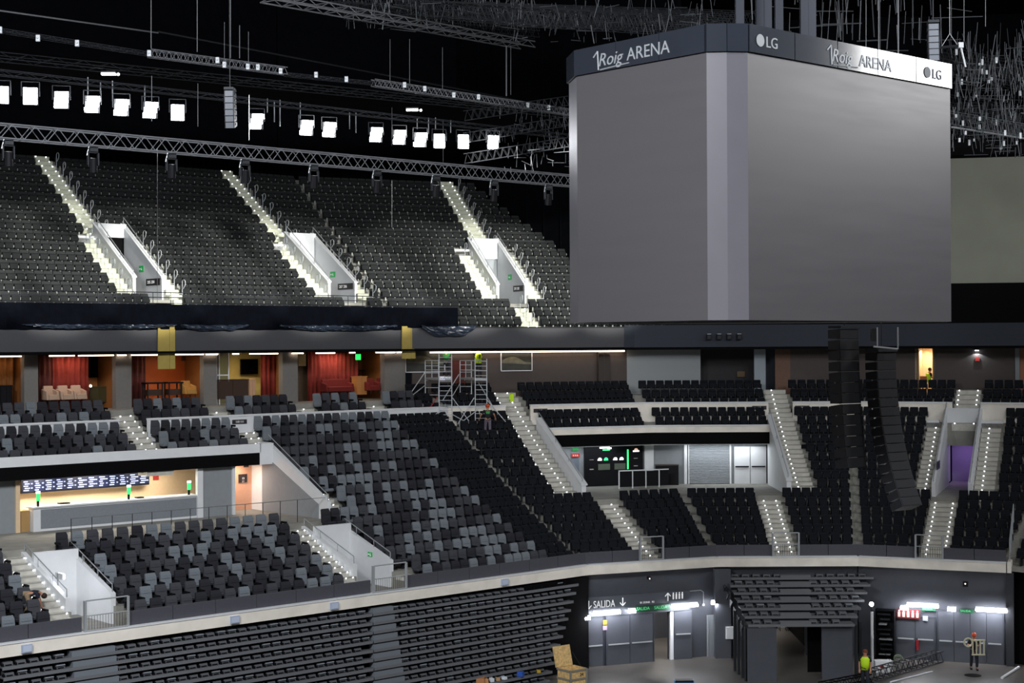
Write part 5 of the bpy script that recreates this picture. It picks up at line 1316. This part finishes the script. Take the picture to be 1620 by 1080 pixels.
# ------------------------------------------------------------------ lower ring: walls under the balcony
for i in (0, 1, 2, 3):
    a, b = (-31, 0) if i == 0 else (0, LEN[i])
    if i == 2: 
        pass
    d = .15 if i else .6
    if i == 1:
        for s0, s1, z0 in ((0, 3.84, FLOOR), (3.84, 4.75, -13.6), (4.75, 7.3, FLOOR)):
            struct(put(MB().box(s0, s1, d, d+.25, z0, -11.5).out('wall_slate', M_greypaint), 1))
    elif i == 2:
        for s0, s1, z0 in ((0, 2.2, FLOOR), (2.2, 4.6, -13.4), (4.6, 7.27, FLOOR)):
            struct(put(MB().box(s0, s1, d, d+.25, z0, -11.5).out('wall_slate', M_greypaint), 2))
    else: struct(put(MB().box(a, b, d, d+.25, FLOOR, -11.5).out('wall_slate', M_black if i == 0 else M_greypaint), i))
struct(put(MB().box(0, 8, .6, .8, FLOOR, -11.5).out('wall_end_dark', M_black), 4)); struct(put(MB().box(7.25-.02, 7.6, -.25, .3, FLOOR, -11.5).out('wall_end_pier', mat('pier_dark', '#26282d', .6)), 3))
# promenade corridors behind the openings
struct(put(MB().box(3.8, 9.0, 5.5, 5.7, FLOOR, -11.5).out('wall_corridor', M_greypaint), 1)); 
struct(put(MB().box(3.8, 3.95, .4, 5.5, FLOOR, -11.5).out('wall_corridor_side', mat('slate_dark', '#3d4047', .6)), 1))
struct(put(MB().box(4.75, 4.93, .05, .2, FLOOR, -13.5).out('trim_lit_post', M_white), 1))
# floor
fl = struct(MB().box(-40, 60, 20, 110, FLOOR-.3, FLOOR).out('floor', M_floor))
fl['label'] = 'grey concrete arena floor'
# lit panels, doors and signs on seg 1 wall
t = put(thing('sign_fascia', 'slate sign fascia reading SALIDA above the exit doors', 'sign'), 1, 0, .05, -13.75)
MB().box(0, 5.8, -.12, .1, .12, 1.1).out('board', mat('sign_slate', '#4c5057', .5), t)
o = textobj('SALIDA', .5, M_signw, t, .45, -.13, .56, .008); o.scale = (.72, 1, 1)
def arrow(parent, x, z, down=True, m=M_signw):
    q = MB(); s = -1 if down else 1
    q.box(x-.025, x+.025, -.15, -.13, z-.2, z+.2)
    q.tube((x-.15, -.14, z+s*.04), (x, -.14, z+s*.2), .025, 4); q.tube((x+.15, -.14, z+s*.04), (x, -.14, z+s*.2), .025, 4); q.out('arrow', m, parent)
arrow(t, .2, .74); arrow(t, 2.05, .78); arrow(t, 4.55, .85, False)
q = MB()
for k in range(4): x = 4.85+.17*k; q.ball((x, -.15, 1.03), .035, 6); q.box(x-.035, x+.035, -.16, -.13, .72, .98)
q.out('pictogram', M_signw, t)
textobj('B1 ZONA   B2', .13, M_signw, t, 3.0, -.13, .62, .003)
t = put(thing('exit_sign', 'long green emergency sign reading SALIDA twice over the doors', 'sign', 'green emergency signs over the floor doors'), 1, 2.75, -.12, -13.52)
MB().box(0, 1.9, -.02, .02, 0, .28).out('board', mat('deep_green', '#1b4a34', .5), t); textobj('SALIDA', .22, mat('sign_green_print', '#57c07a', .5, emit=.6), t, .03, -.03, .07, .003); textobj('SALIDA', .22, mat('sign_green_print', '#57c07a', .5, emit=.6), t, 1.0, -.03, .07, .003)
def tube_lamp(i, s, d, z, L, label, e=40, big=True):
    t = put(thing('tube_lamp' if big else 'emergency_lamp', label, 'lamp', 'lit lamps on the floor-level walls'), i, s, d, z)
    MB().box(-L/2, L/2, 0, .12, .02, .12).out('housing', M_white, t); MB().box(-L/2, L/2, -.08, .06, -.1, .04).out('diffuser', M_lamp, t, bevel=.03)
    o = area('tube_lamp_glow', pt(i, s, d-.35, z-.05), (0, 0, 0), L, .15, e*.5, (.95, .96, 1)); o.rotation_euler = (math.radians(20), 0, PI/2-SEG[i][2]); return t
tube_lamp(1, 1.05, -.35, -13.4, 1.5, 'long glowing tube lamp below the SALIDA lettering', 60)
tube_lamp(1, .02, -.3, -13.6, .3, 'small round emergency lamp at the left end of the SALIDA fascia', 4, False)
tube_lamp(1, 2.45, -.3, -13.42, .4, 'small bluish emergency lamp left of the green SALIDA sign', 6, False)
tube_lamp(1, 5.35, -.35, -13.33, 1.5, 'long glowing tube lamp over the open doorway', 90)
def door_pair(i, s, d, w_, h, n, label, m=M_greypaint):
    t = put(thing('double_door', label, 'door', 'slate grey double doors on the arena floor'), i, s, d, FLOOR)
    for k in range(n):
        l = MB().box(k*w_+.01, (k+1)*w_-.01, 0, .06, 0, h).out('door_leaf', m, t)
        MB().box(k*w_+.08, (k+1)*w_-.08, -.09, -.04, 1.0, 1.06).out('push_bar', M_metal, l)
    MB().box(-.06, 0, -.02, .08, 0, h+.05).box(n*w_, n*w_+.06, -.02, .08, 0, h+.05).box(0, n*w_, -.02, .08, h, h+.06).out('door_frame', mat('door_frame_slate', '#3a3d45', .5), t)
    return t
door_pair(1, .05, .02, .98, 2.5, 1, 'single slate door leaf at the left of the exits')
door_pair(1, 1.2, .0, 1.28, 2.5, 2, 'closed slate double door under the SALIDA lamp')
t = put(thing('open_door', 'slate door leaf standing open right of the lit post', 'door'), 1, 4.95, .02, FLOOR, -.12)
l = MB().box(0, .95, 0, .06, 0, 2.45).out('door_leaf', M_greypaint, t); MB().box(.08, .85, -.09, -.04, 1.25, 1.31).out('push_bar', M_metal, l)
board('door_notice', 'small yellow and violet notices above the slate doors', 'sign', 1, 1.1, -.02, -13.95, .2, .22, mat('yellow_notice', '#c09030', .5))
board('door_notice', 'pale violet notice under the yellow one by the doors', 'sign', 1, 1.1, -.02, -14.22, .22, .22, mat('violet_notice', '#a890b0', .5))
t = put(thing('wall_pipe', 'thin pale conduit running above the SALIDA fascia', 'pipe'), 1, 0, .08, -12.8)
MB().path([(0, 0, 0), (6.5, 0, .1), (6.65, 0, 0), (6.65, 0, -.6)], .02).out('conduit', M_metal, t); MB().box(6.6, 6.7, -.04, .04, -.7, -.6).out('end_box', M_white, t)
t = put(thing('corridor_handrail', 'pair of steel handrails in the corridor beyond the doors', 'handrail'), 1, 4.05, 1.0, FLOOR, PI/2-.15)
MB().tube((0, 0, 1.2), (3.0, 0, 1.2), .03).tube((0, 0, .85), (3.0, 0, .85), .03).out('rails', M_metal, t); MB().tube((.3, 0, 0), (.3, 0, 1.2), .02).tube((2.8, 0, 0), (2.8, 0, 1.2), .02).out('posts', M_metal, t)
area('corridor_lamp', pt(1, 5.5, 3.0, -12.0), (0, 0, 0), 2, 1, 220, (1, .93, .85))
t = put(thing('radiator', 'tall ribbed pale column beside the corner pier', 'panel'), 1, 6.85, 0, FLOOR)
mb = MB()
for k in range(5): mb.box(.08*k, .08*k+.05, 0, .08, 0, 2.1)
mb.out('ribs', M_greywall, t); MB().box(-.02, .4, .06, .1, 0, 2.1).out('back_plate', M_greywall, t)
tube_lamp(2, -.12, -.35, -13.3, .3, 'short upright glowing lamp on the corner pier', 25, True)
# corner piers beside the centre bleacher
struct(put(MB().box(-.1, .7, -.6, .2, FLOOR, -11.6).out('wall_corner_pier', M_greypaint), 2))
t = put(thing('control_box', 'pale square control box on the pier left of the bleacher', 'box'), 2, .42, -.72, -15.1)
MB().box(0, .42, 0, .12, 0, .62).out('body', M_white, t, bevel=.01); MB().box(.03, .39, -.015, 0, .03, .59).out('door', M_white, t)
# ------------------------------------------------------------------ right wall, segment 3
D3 = -.05
door_pair(3, 3.95, D3, .78, 2.5, 4, 'row of four slate exit doors at the lower right')
door_pair(3, 1.9, D3, .95, 2.1, 2, 'slate double door beside the equipment rack')
tube_lamp(3, 3.25, -.4, -13.3, 1.55, 'long glowing tube lamp over the equipment corner, lower right', 60)
tube_lamp(3, 2.35, -.35, -13.48, .4, 'small emergency lamp beside the red hanging numbers', 6, False)
tube_lamp(3, 4.65, -.35, -13.42, .4, 'small bluish emergency lamp between the two right tube lamps', 6, False)
tube_lamp(3, 6.55, -.4, -13.35, 1.5, 'rightmost long glowing tube lamp', 60)
for s, l in ((3.5, 'green emergency sign under the first right tube lamp'), (5.35, 'green emergency sign beside the rightmost tube lamp')):
    t = put(thing('exit_sign', l, 'sign', 'green emergency signs over the floor doors'), 3, s, -.06, -13.52)
    MB().box(-.35, .35, -.02, .02, -.1, .1).out('board', mat('deep_green', '#1b4a34', .5), t); textobj('SALIDA', .15, mat('sign_green_print', '#57c07a', .5, emit=.6), t, -.3, -.03, -.05, .003)
t = put(thing('fire_sign', 'red hanging board with pale equipment symbols', 'sign'), 3, 1.95, -.2, -14.05)
MB().box(0, 1.15, 0, .05, 0, .48).out('board', mat('deep_red', '#5a1a1e', .5), t)
for k in range(5):
    q = MB(); x = .12+.225*k; q.box(x-.06, x+.06, -.02, 0, .08, .32); q.ball((x, -.01, .38), .05, 6, (1, .2, 1)); q.out('symbol', mat('pale_symbol', '#d0a8a0', .5, emit=.15), t)
board('door_notice', 'small pale notice right of the red board', 'sign', 3, 3.35, -.12, -14.0, .25, .25, M_greywall)
t = put(thing('fire_extinguisher', 'red extinguisher on the lower right wall', 'extinguisher'), 3, 2.95, -.15, -15.6)
MB().tube((0, 0, 0), (0, 0, .5), .08, 10).out('cylinder', mat('extinguisher_red', '#8a2028', .4), t); MB().tube((0, 0, .5), (0, 0, .6), .03).out('valve', M_dmetal, t)
t = put(thing('equipment_rack', 'dark open equipment rack with pale gear beside the lamp pole', 'rack'), 3, .95, -.7, FLOOR)
MB().box(0, .05, 0, .5, 0, 2.5).box(.9, .95, 0, .5, 0, 2.5).box(0, .95, 0, .5, 2.45, 2.5).box(0, .95, .45, .5, 0, 2.5).out('frame', M_blackpl, t)
random.seed(9)
for k in range(9): z = .25+.25*k; MB().box(.08+random.uniform(0, .2), .85-random.uniform(0, .3), -.02, .35, z, z+random.uniform(.03, .1)).out('shelf_gear', M_metal if k % 3 == 0 else M_dmetal, t)
t = put(thing('beam_sensor', 'small black camera with a white light under the balcony, right', 'camera'), 3, 5.3, -.1, -12.2)
MB().box(-.12, .12, -.1, .1, -.1, .15).out('body', M_blackpl, t); MB().ball((0, -.12, .05), .03, 6).out('pilot_lamp', mat('small_glow', '#fff0e0', .5, emit=8), t)
t = put(thing('beam_sensor', 'small white pilot light under the balcony beside the long stair', 'camera'), 1, 3.5, -.1, -11.9)
MB().box(-.08, .08, -.05, .1, -.05, .1).out('body', M_blackpl, t); MB().ball((0, -.08, .0), .03, 6).out('pilot_lamp', mat('small_glow', '#fff0e0', .5, emit=8), t)
# lamp pole
p = ontop(1380, 1062, FLOOR)
t = thing('lamp_pole', 'tall white pole with a bare glowing bulb beside the bleacher', 'lamp'); t.location = p
MB().tube((0, 0, 0), (0, 0, 2.9), .07, 8).out('pole', M_white, t); MB().tube((0, 0, 2.9), (0, 0, 3.15), .03).out('socket', M_blackpl, t); MB().ball((-.02, 0, 3.27), .11, 10).out('bulb', M_lamp, t)
MB().path([(.05, 0, 2.3), (.4, 0, 1.2), (1.0, 0, .3), (1.4, 0, .1)], .012).out('cable', M_blackpl, t)
t = thing('white_case', 'white flight case with a red badge at the foot of the lamp pole', 'case'); t.location = (p.x+.1, p.y-.3, FLOOR)
MB().prof([(0, 0), (.6, 0), (.55, .55), (.05, .55)], 0, .85).out('body', M_white, t, bevel=.02); MB().ball((.3, 0, .3), .1, 8, (1, .15, 1)).out('badge', M_red, t)
# floor truss and rail
a = ontop(1372, 1078, FLOOR+.05); b = ontop(1485, 1045, FLOOR+.05)
truss('black lattice truss lying on the arena floor at the lower right', a, b, .5, .5, .5, .03, M_dmetal, name='floor_truss')
a = ontop(1300, 1092, FLOOR+.05); b = ontop(1374, 1077, FLOOR+.05)
truss('short black truss length lying before the right portal panel', a, b, .35, .4, .5, .03, M_black, name='floor_truss')
a = ontop(1408, 1079, FLOOR+.03); b = ontop(1475, 1062, FLOOR+.03)
bar('floor_rail', 'shiny steel rail lying on the floor beside the black truss', 'rail', a, b, .04, M_alu)
a = ontop(1585, 1072, FLOOR+.05); b = ontop(1612, 1055, FLOOR+.05)
bar('floor_tube', 'short white tube on the floor at the right edge', 'tube', a, b, .07, M_white)
o = MB().tube((0, 0, 0), (0, 0, .006), .4, 20).out('floor_grate', M_black); o.location = ontop(1539, 1068, FLOOR+.0); tag(o, 'round dark grate in the floor below the carrying person', 'grate')
t = thing('cable_coil', 'pale green cable coil on the floor behind the black truss', 'cable'); t.location = ontop(1421, 1048, FLOOR)
MB().path([(.22*math.cos(a*PI/6), .1*math.sin(a*PI/6), .2+.18*math.sin(a*PI/6)) for a in range(13)], .03).out('loop', mat('green_cable', '#5a6650', .6), t); MB().path([(.16*math.cos(a*PI/6), .05, .18+.14*math.sin(a*PI/6)) for a in range(13)], .03).out('loop', mat('green_cable', '#5a6650', .6), t)
t = thing('floor_sign', 'small blue-edged black panel lying at the bottom edge', 'panel'); t.location = ontop(1082, 1079, FLOOR+.02)
MB().box(-.45, .45, -.2, .2, 0, .12).out('body', mat('blue_edge', '#3a78b8', .5), t); MB().box(-.42, .42, -.21, .2, .04, .13).out('face', M_blackpl, t)
# ------------------------------------------------------------------ wooden crate
p = ontop(905, 1090, FLOOR)
t = thing('wooden_crate', 'open wooden crate with upright lid at the bottom centre', 'crate'); t.location = (p.x, p.y, FLOOR); t.rotation_euler = (0, 0, math.radians(38))
MB().box(-.5, .5, -.45, -.42, .05, 1.0).box(-.5, .5, .42, .45, .05, 1.0).box(-.5, -.47, -.45, .45, .05, 1.0).box(.47, .5, -.45, .45, .05, 1.0).box(-.5, .5, -.45, .45, .05, .08).out('body', M_wood, t)
fr = mat('crate_batten', '#8a867a', .7)
q = MB()
for z in (.08, .5, .9): q.box(-.53, .53, -.48, -.45, z, z+.09); q.box(-.53, -.5, -.48, .48, z, z+.09)
for x in (-.53, .44): q.box(x, x+.09, -.49, -.45, .05, 1.0)
q.out('batten', fr, t)
MB().box(-.5, .5, -.03, .03, 0, .95).out('lid', M_wood, t).matrix_local = Matrix.Translation((-.05, .5, 1.0)) @ Matrix.Rotation(math.radians(-14), 4, 'X')
textobj('24', .22, M_black, t, .05, -.5, .68, .003, name='stencil')
MB().tube((.45, .5, 1.6), (.48, -.1, 1.0), .01).out('lid_strap', M_dmetal, t)
# ------------------------------------------------------------------ retractable bleachers (left)
M_deck = mat('bleacher_deck', '#5c5e62', .6, noise=.06, scale=3); M_nose = mat('bleacher_nosing', '#6e7074', .5); M_fs = mat('folded_seat_grey', '#54565b', .6); M_fsl = mat('folded_seat_lip', '#8f969e', .5)
def fold_proto(m):
    return MB().prof([(-.02, 0), (.3, 0), (.3, .17), (.0, .15)], -.215, .215).box(.225, .30, -.06, .02, -.05, .05).mesh('folded_seat', m)
def fold_mesh(lip):
    q = MB(); q.prof([(-.02, 0), (.3, .0), (.3, .15), (.02, .13)], -.18, .18); n1 = len(q.f)
    q.box(-.25, -.19, -.07, .1, -.02, .09).box(-.12, .12, -.04, .0, .02, .05); n2 = len(q.f)
    if lip: q.box(-.17, .17, -.05, .03, .115, .15)
    me = q.mesh('folded_seat', [M_fs, M_blackpl, M_fsl])
    me.polygons.foreach_set('material_index', [0]*n1+[1]*(n2-n1)+[2]*(len(q.f)-n2)); return me
FSM = fold_mesh(False); FSL = fold_mesh(True)
LIP = MB().box(-.2, .2, -.08, .0, .10, .14).mesh('seat_lip', M_fsl)
def bleacher(label, s_of, gaps, group, K=12, d0=-.42, dd=-.1, z0=-11.84, dz=-.372, seg_i=0, limit=100, deck=.9):
    t = put(thing('retractable_bleacher', label, 'bleacher', group), seg_i, 0, 0, 0)
    rows = []
    for k in range(K):
        sa, sb_ = s_of(k); z = z0+dz*k; d = d0+dd*k
        MB().prof([(d, z-.035), (d+.02, z-.05), (d+deck, z-.05), (d+deck, z), (d, z)], sa, sb_).out('deck', M_deck, t)
        MB().box(sa, sb_, d-.02, d, z-.11, z+.015).out('nosing', M_nose, t)
        MB().box(sa, sb_, d+.5 if deck < 1 else d+deck-.05, d+.52 if deck < 1 else d+deck, z, z-dz-.05).out('riser', mat('bleacher_riser', '#141518', .8, spec=.1), t)
        for g0, g1 in gaps:
            if g1 < sb_ and g0 > sa-1: MB().box(max(g0, sa)+.05, g1-.05, d+.05, d+.45, z, z+.2).out('aisle_step', mat('aisle_step_grey', '#747b82', .6), t)
        s = sa+.3
        while s < sb_-.25:
            if not any(g0 < s < g1 for g0, g1 in gaps): rows.append((s, d+.16, z+.01))
            s += .5
    random.seed(21)
    vis = [r for r in rows if -10 < 810+F*pt(seg_i, *r).x/pt(seg_i, *r).y < 1630 and 540-F*pt(seg_i, *r).z/pt(seg_i, *r).y < 1090]
    vis.sort(key=lambda r: pt(seg_i, *r).y)
    big = MB(); mi = []
    for n, r in enumerate(vis):
        lip = random.random() < .3
        if n < limit:
            o = bpy.data.objects.new('folded_seat', FSL if lip else FSM); C.objects.link(o); o.parent = t; o.location = r
        else:
            src = FSL if lip else FSM
            big.add([tuple(v.co+Vector(r)) for v in src.vertices], [tuple(p.vertices) for p in src.polygons]); mi += [p.material_index for p in src.polygons]
    if big.v:
        me = big.mesh('folded_seats', [M_fs, M_blackpl, M_fsl]); me.polygons.foreach_set('material_index', mi)
        o = bpy.data.objects.new('folded_seats', me); C.objects.link(o); o.parent = t; o['kind'] = 'stuff'
    return t
BG = 'closed retractable bleachers under the long balcony'
bleacher('closed retractable bleacher under the balcony, left unit', lambda k: (-30, -13.25-.065*k), [(-27.3, -25.4)], BG)
bleacher('closed retractable bleacher under the balcony, right unit ending by the doors', lambda k: (-13.2-.065*k, -.8-.27*k), [(-13.9, -12.0)], BG)
# dark end of the bleacher
struct(put(MB().box(-4.2, .0, -.3, .3, FLOOR, -11.6).out('wall_bleacher_end', M_black), 0))
# litter on the bottom decks
for k, (px, py, w_, h, c, l, nm) in enumerate(((757, 1060, .38, .3, '#b0764a', 'brown cardboard box lying on the lowest bleacher deck', 'cardboard_box'), (764, 1066, .3, .22, '#c48a5c', 'smaller tan cardboard box beside the brown one', 'cardboard_box'), (775, 1066, .2, .18, '#d8e0e8', 'white crumpled cup on the bleacher deck', 'paper_cup'), (795, 1059, .22, .14, '#e0e8f0', 'white paper tray on the bleacher deck', 'paper_tray'), (821, 1054, .3, .24, '#2858b8', 'bright blue bag on the bleacher deck', 'blue_bag'), (850, 1051, .2, .14, '#c0a030', 'small yellow packet on the bleacher deck', 'yellow_packet'), (785, 1064, .2, .16, '#b8946c', 'small tan packet on the bleacher deck', 'tan_packet'))):
    p = at(px, py, at(0, 0, 1).y*onl(55.0, -15, px).y)
    kx, kz = un(px, py); kd = 10; z = -11.84-.372*kd+.015
    a_ = SEG[0][2]; Y = z/kz
    t = thing(nm, l, nm.replace('_', ' ')); t.location = pt(0, sfor(px, 0, -1.35), -1.35, z); t.rotation_euler = (0, 0, .3*k)
    m = mat('litter%d' % k, c, .7)
    MB().prof([(-w_/2, 0), (w_/2, 0), (w_*.45, h), (-w_*.4, h*.9)], -w_/2, w_/2).out('body', m, t, bevel=.02); MB().box(-w_*.4, w_*.5, w_*.4, w_*.6, h*.85, h*1.15).out('flap', m, t)
# ------------------------------------------------------------------ centre bleacher and portal
def cb(label):
    t = put(thing('retractable_bleacher', label, 'bleacher'), 2, 0, 0, 0)
    K = 7; rows = []
    for k in range(K):
        d = -.45-.9*k; z = -12.05-.235*k
        sa = sfor(1140+5.5*k, 2, d)+.25; sb_ = sfor(1380-5*k, 2, d)
        g0, g1 = sfor(1236, 2, d), sfor(1278, 2, d)
        MB().box(sa, sb_, d, d+.95, z-.06, z).out('deck', M_deck, t); MB().box(sa, sb_, d-.02, d, z-.1, z+.01).out('nosing', M_nose, t)
        MB().box(sa, sb_, d+.9, d+.95, z, z+.235).out('riser', mat('bleacher_riser', '#141518', .8, spec=.1), t)
        MB().box(g0-.1, g1+.1, d+.05, d+.5, z, z+.11).out('aisle_step', M_nose, t)
        MB().prof([(d, z-.06), (d+.9, z-.06), (d+.9, z-.5)], sa-.25, sa-.2).out('side_bracket', M_dmetal, t)
        s = sa+.45
        while s < sb_-.3:
            if not g0-.2 < s < g1+.2:
                o = bpy.data.objects.new('folded_seat', FSL if random.random() < .15 else FSM); C.objects.link(o); o.parent = t; o.location = (s, d+.3, z)
            s += .54
    return t
cb('centre bleacher with seven decks over the dark portal')
dP = -6.0
t = put(thing('portal_hoarding', 'large slate panel left of the portal opening', 'panel', 'slate panels closing the centre bleacher front'), 2, sfor(1178, 2, dP), dP, FLOOR)
w_ = sfor(1226, 2, dP)-sfor(1178, 2, dP); MB().box(0, w_, 0, .08, 0, 2.5).out('sheet', M_greypaint, t); MB().box(0, .05, .08, .14, 0, 2.5).out('rib', M_dmetal, t)
t = put(thing('portal_hoarding', 'large slate panel right of the portal opening', 'panel', 'slate panels closing the centre bleacher front'), 2, sfor(1299, 2, dP+.2), dP+.4, FLOOR)
w_ = sfor(1348, 2, dP)-sfor(1299, 2, dP); MB().box(0, w_, 0, .08, 0, 2.5).out('sheet', M_greypaint, t); MB().box(0, .05, .08, .14, 0, 2.5).out('rib', M_dmetal, t)
for k, (px, dd_) in enumerate(((1160, -3.6), (1166, -4.4), (1172, -5.2), (1177, -5.9), (1352, -5.6), (1358, -4.8))):
    o = put(MB().box(-.06, .06, -.1, .1, 0, 2.55+.1*(4-min(k, 4))).out('portal_post', M_dmetal), 2, sfor(px, 2, dd_), dd_, FLOOR); tag(o, 'dark steel post carrying the centre bleacher, %s from left' % ORD[k+1], 'post', 'steel posts of the centre bleacher')
drp = put(thing('black_curtain', 'black hanging curtain inside the portal, right side', 'curtain'), 2, sfor(1275, 2, -4), -4, FLOOR)
MB().box(0, .85, 0, .05, 0, 2.6).out('cloth', M_black, drp); MB().box(0, .85, -.02, .07, 2.6, 2.64).out('track', M_dmetal, drp)
struct(put(MB().box(-.5, 8, 9, 9.2, FLOOR, -13.4).out('wall_portal_back', mat('dim_backwall', '#5a5852', .7, noise=.3, scale=1.2)), 2))
struct(put(MB().box(1.2, 1.4, .4, 9, FLOOR, -13.4).out('wall_portal_side', M_black), 2)); struct(put(MB().box(5.0, 5.2, .4, 9, FLOOR, -13.4).out('wall_portal_side', M_black), 2))
t = put(thing('white_barrier', 'low white board at the back of the portal', 'barrier'), 2, sfor(1224, 2, 8), 8, FLOOR)
MB().box(0, 2.0, 0, .1, 0, 1.0).out('board', M_white, t); MB().box(0, .1, -.3, .3, 0, .1).out('foot', M_dmetal, t)
for k in range(2):
    t = put(thing('office_chair', 'dark chair before the white board in the portal, %s one' % ('left' if k == 0 else 'right'), 'chair'), 2, sfor(1236+13*k, 2, 7), 7, FLOOR)
    MB().box(-.2, .2, -.2, .2, .42, .48).out('seat', M_blackpl, t); MB().box(-.2, .2, .16, .2, .5, .85).out('backrest', M_blackpl, t)
    for x in (-.17, .17):
        for yy in (-.17, .17): MB().tube((x, yy, 0), (x, yy, .42), .015).out('leg', M_dmetal, t)
area('portal_lamp', pt(2, 3.0, 6.5, -13.5), (0, 0, 0), 1, 1, 60, (1, .93, .85))
# ------------------------------------------------------------------ arena lighting (house lights above the bowl, plus one added low fill)
def house_or_fill(loc, target, e, sx=6, col=(.93, .96, 1.0), spread=None):
    return aim(area('house_or_fill_light', loc, (0, 0, 0), sx, sx, e, col, spread), target)
house_or_fill((-20, 24, 15), (-16, 64, -9), 9000, 5)
house_or_fill((-4, 28, 16), (-4, 74, -9), 9000, 5)
house_or_fill((20, 42, 17), (14, 86, -10), 2700, 5)
house_or_fill((32, 48, 16), (26, 82, -10), 2100, 5)
house_or_fill((6, 34, -9), (9, 53, 2), 420, 4, (1, .97, .95), 1.6)  # added low fill in front, only there to brighten the scoreboard faces
def spot(loc, target, e, ang, blend=.25, col=(1, .99, .93), r=.3):
    l = bpy.data.lights.new('stage_spot', 'SPOT'); l.energy = e; l.spot_size = math.radians(ang); l.spot_blend = blend; l.color = col; l.shadow_soft_size = r
    o = bpy.data.objects.new('stage_spot', l); C.objects.link(o); o.location = loc; return aim(o, target)
for i, s in ((10, -26), (10, -21), (10, -16), (10, -11), (10, -6), (10, -1), (11, 4), (11, 9), (11, 13)):
    L_ = pt(i, s, -28, 11); A_ = pt(i, s, 4.7, zu(5.5)); Tp = pt(i, s, 11.4, zu(13.4))
    ang = 2*math.degrees((A_-L_).angle(Tp-L_))
    spot(L_, A_, 42000, ang, .3)
# bright lamp bank at the right whose reflection shows on the banner
house_or_fill((40, 60, 15.2), (14, 56, 9.5), 2600, 6, (1, 1, 1))
house_or_fill((60, 70, 20), (40, 104, 8), 3000, 4)
# promote wall lighting over the bar and kiosk
for s, e_ in ((-22.3, 170), (-19.5, 170), (-16.6, 90)): area('bar_ceiling_lamp', pt(0, s, 12.6, -6.1), (0, 0, PI/2-SEG[0][2]), 1.6, .8, e_, (1, .9, .76))
area('recess_lamp', pt(0, -12.2, 12.2, -6.1), (0, 0, PI/2-SEG[0][2]), 1, .6, 50, (1, .78, .62))
area('kiosk_ceiling_lamp', pt(2, 2.0, 12.5, -6.15), (0, 0, 0), 4.5, .5, 60, (.9, .95, 1)); area('kiosk_ceiling_lamp', pt(1, 5.5, 12.5, -6.15), (0, 0, PI/2-SEG[1][2]), 4.5, .5, 40, (.9, .95, 1))
area('vomitory_purple_lamp', pt(3, 4.0, 15.2, -6.1), (0, 0, 0), 1.2, 1.2, 16, (.6, .4, 1))

# ------------------------------------------------------------------ turn lettering into real meshes
bpy.context.view_layer.update()
dg = bpy.context.evaluated_depsgraph_get()
for o in [o for o in bpy.data.objects if o.type == 'FONT']:
    me = bpy.data.meshes.new_from_object(o.evaluated_get(dg)); n = bpy.data.objects.new('letters', me); C.objects.link(n)
    n.parent = o.parent; n.location = o.location; n.rotation_euler = o.rotation_euler; n.scale = o.scale
    nm = o.name.split('.')[0]; bpy.data.objects.remove(o); n.name = nm
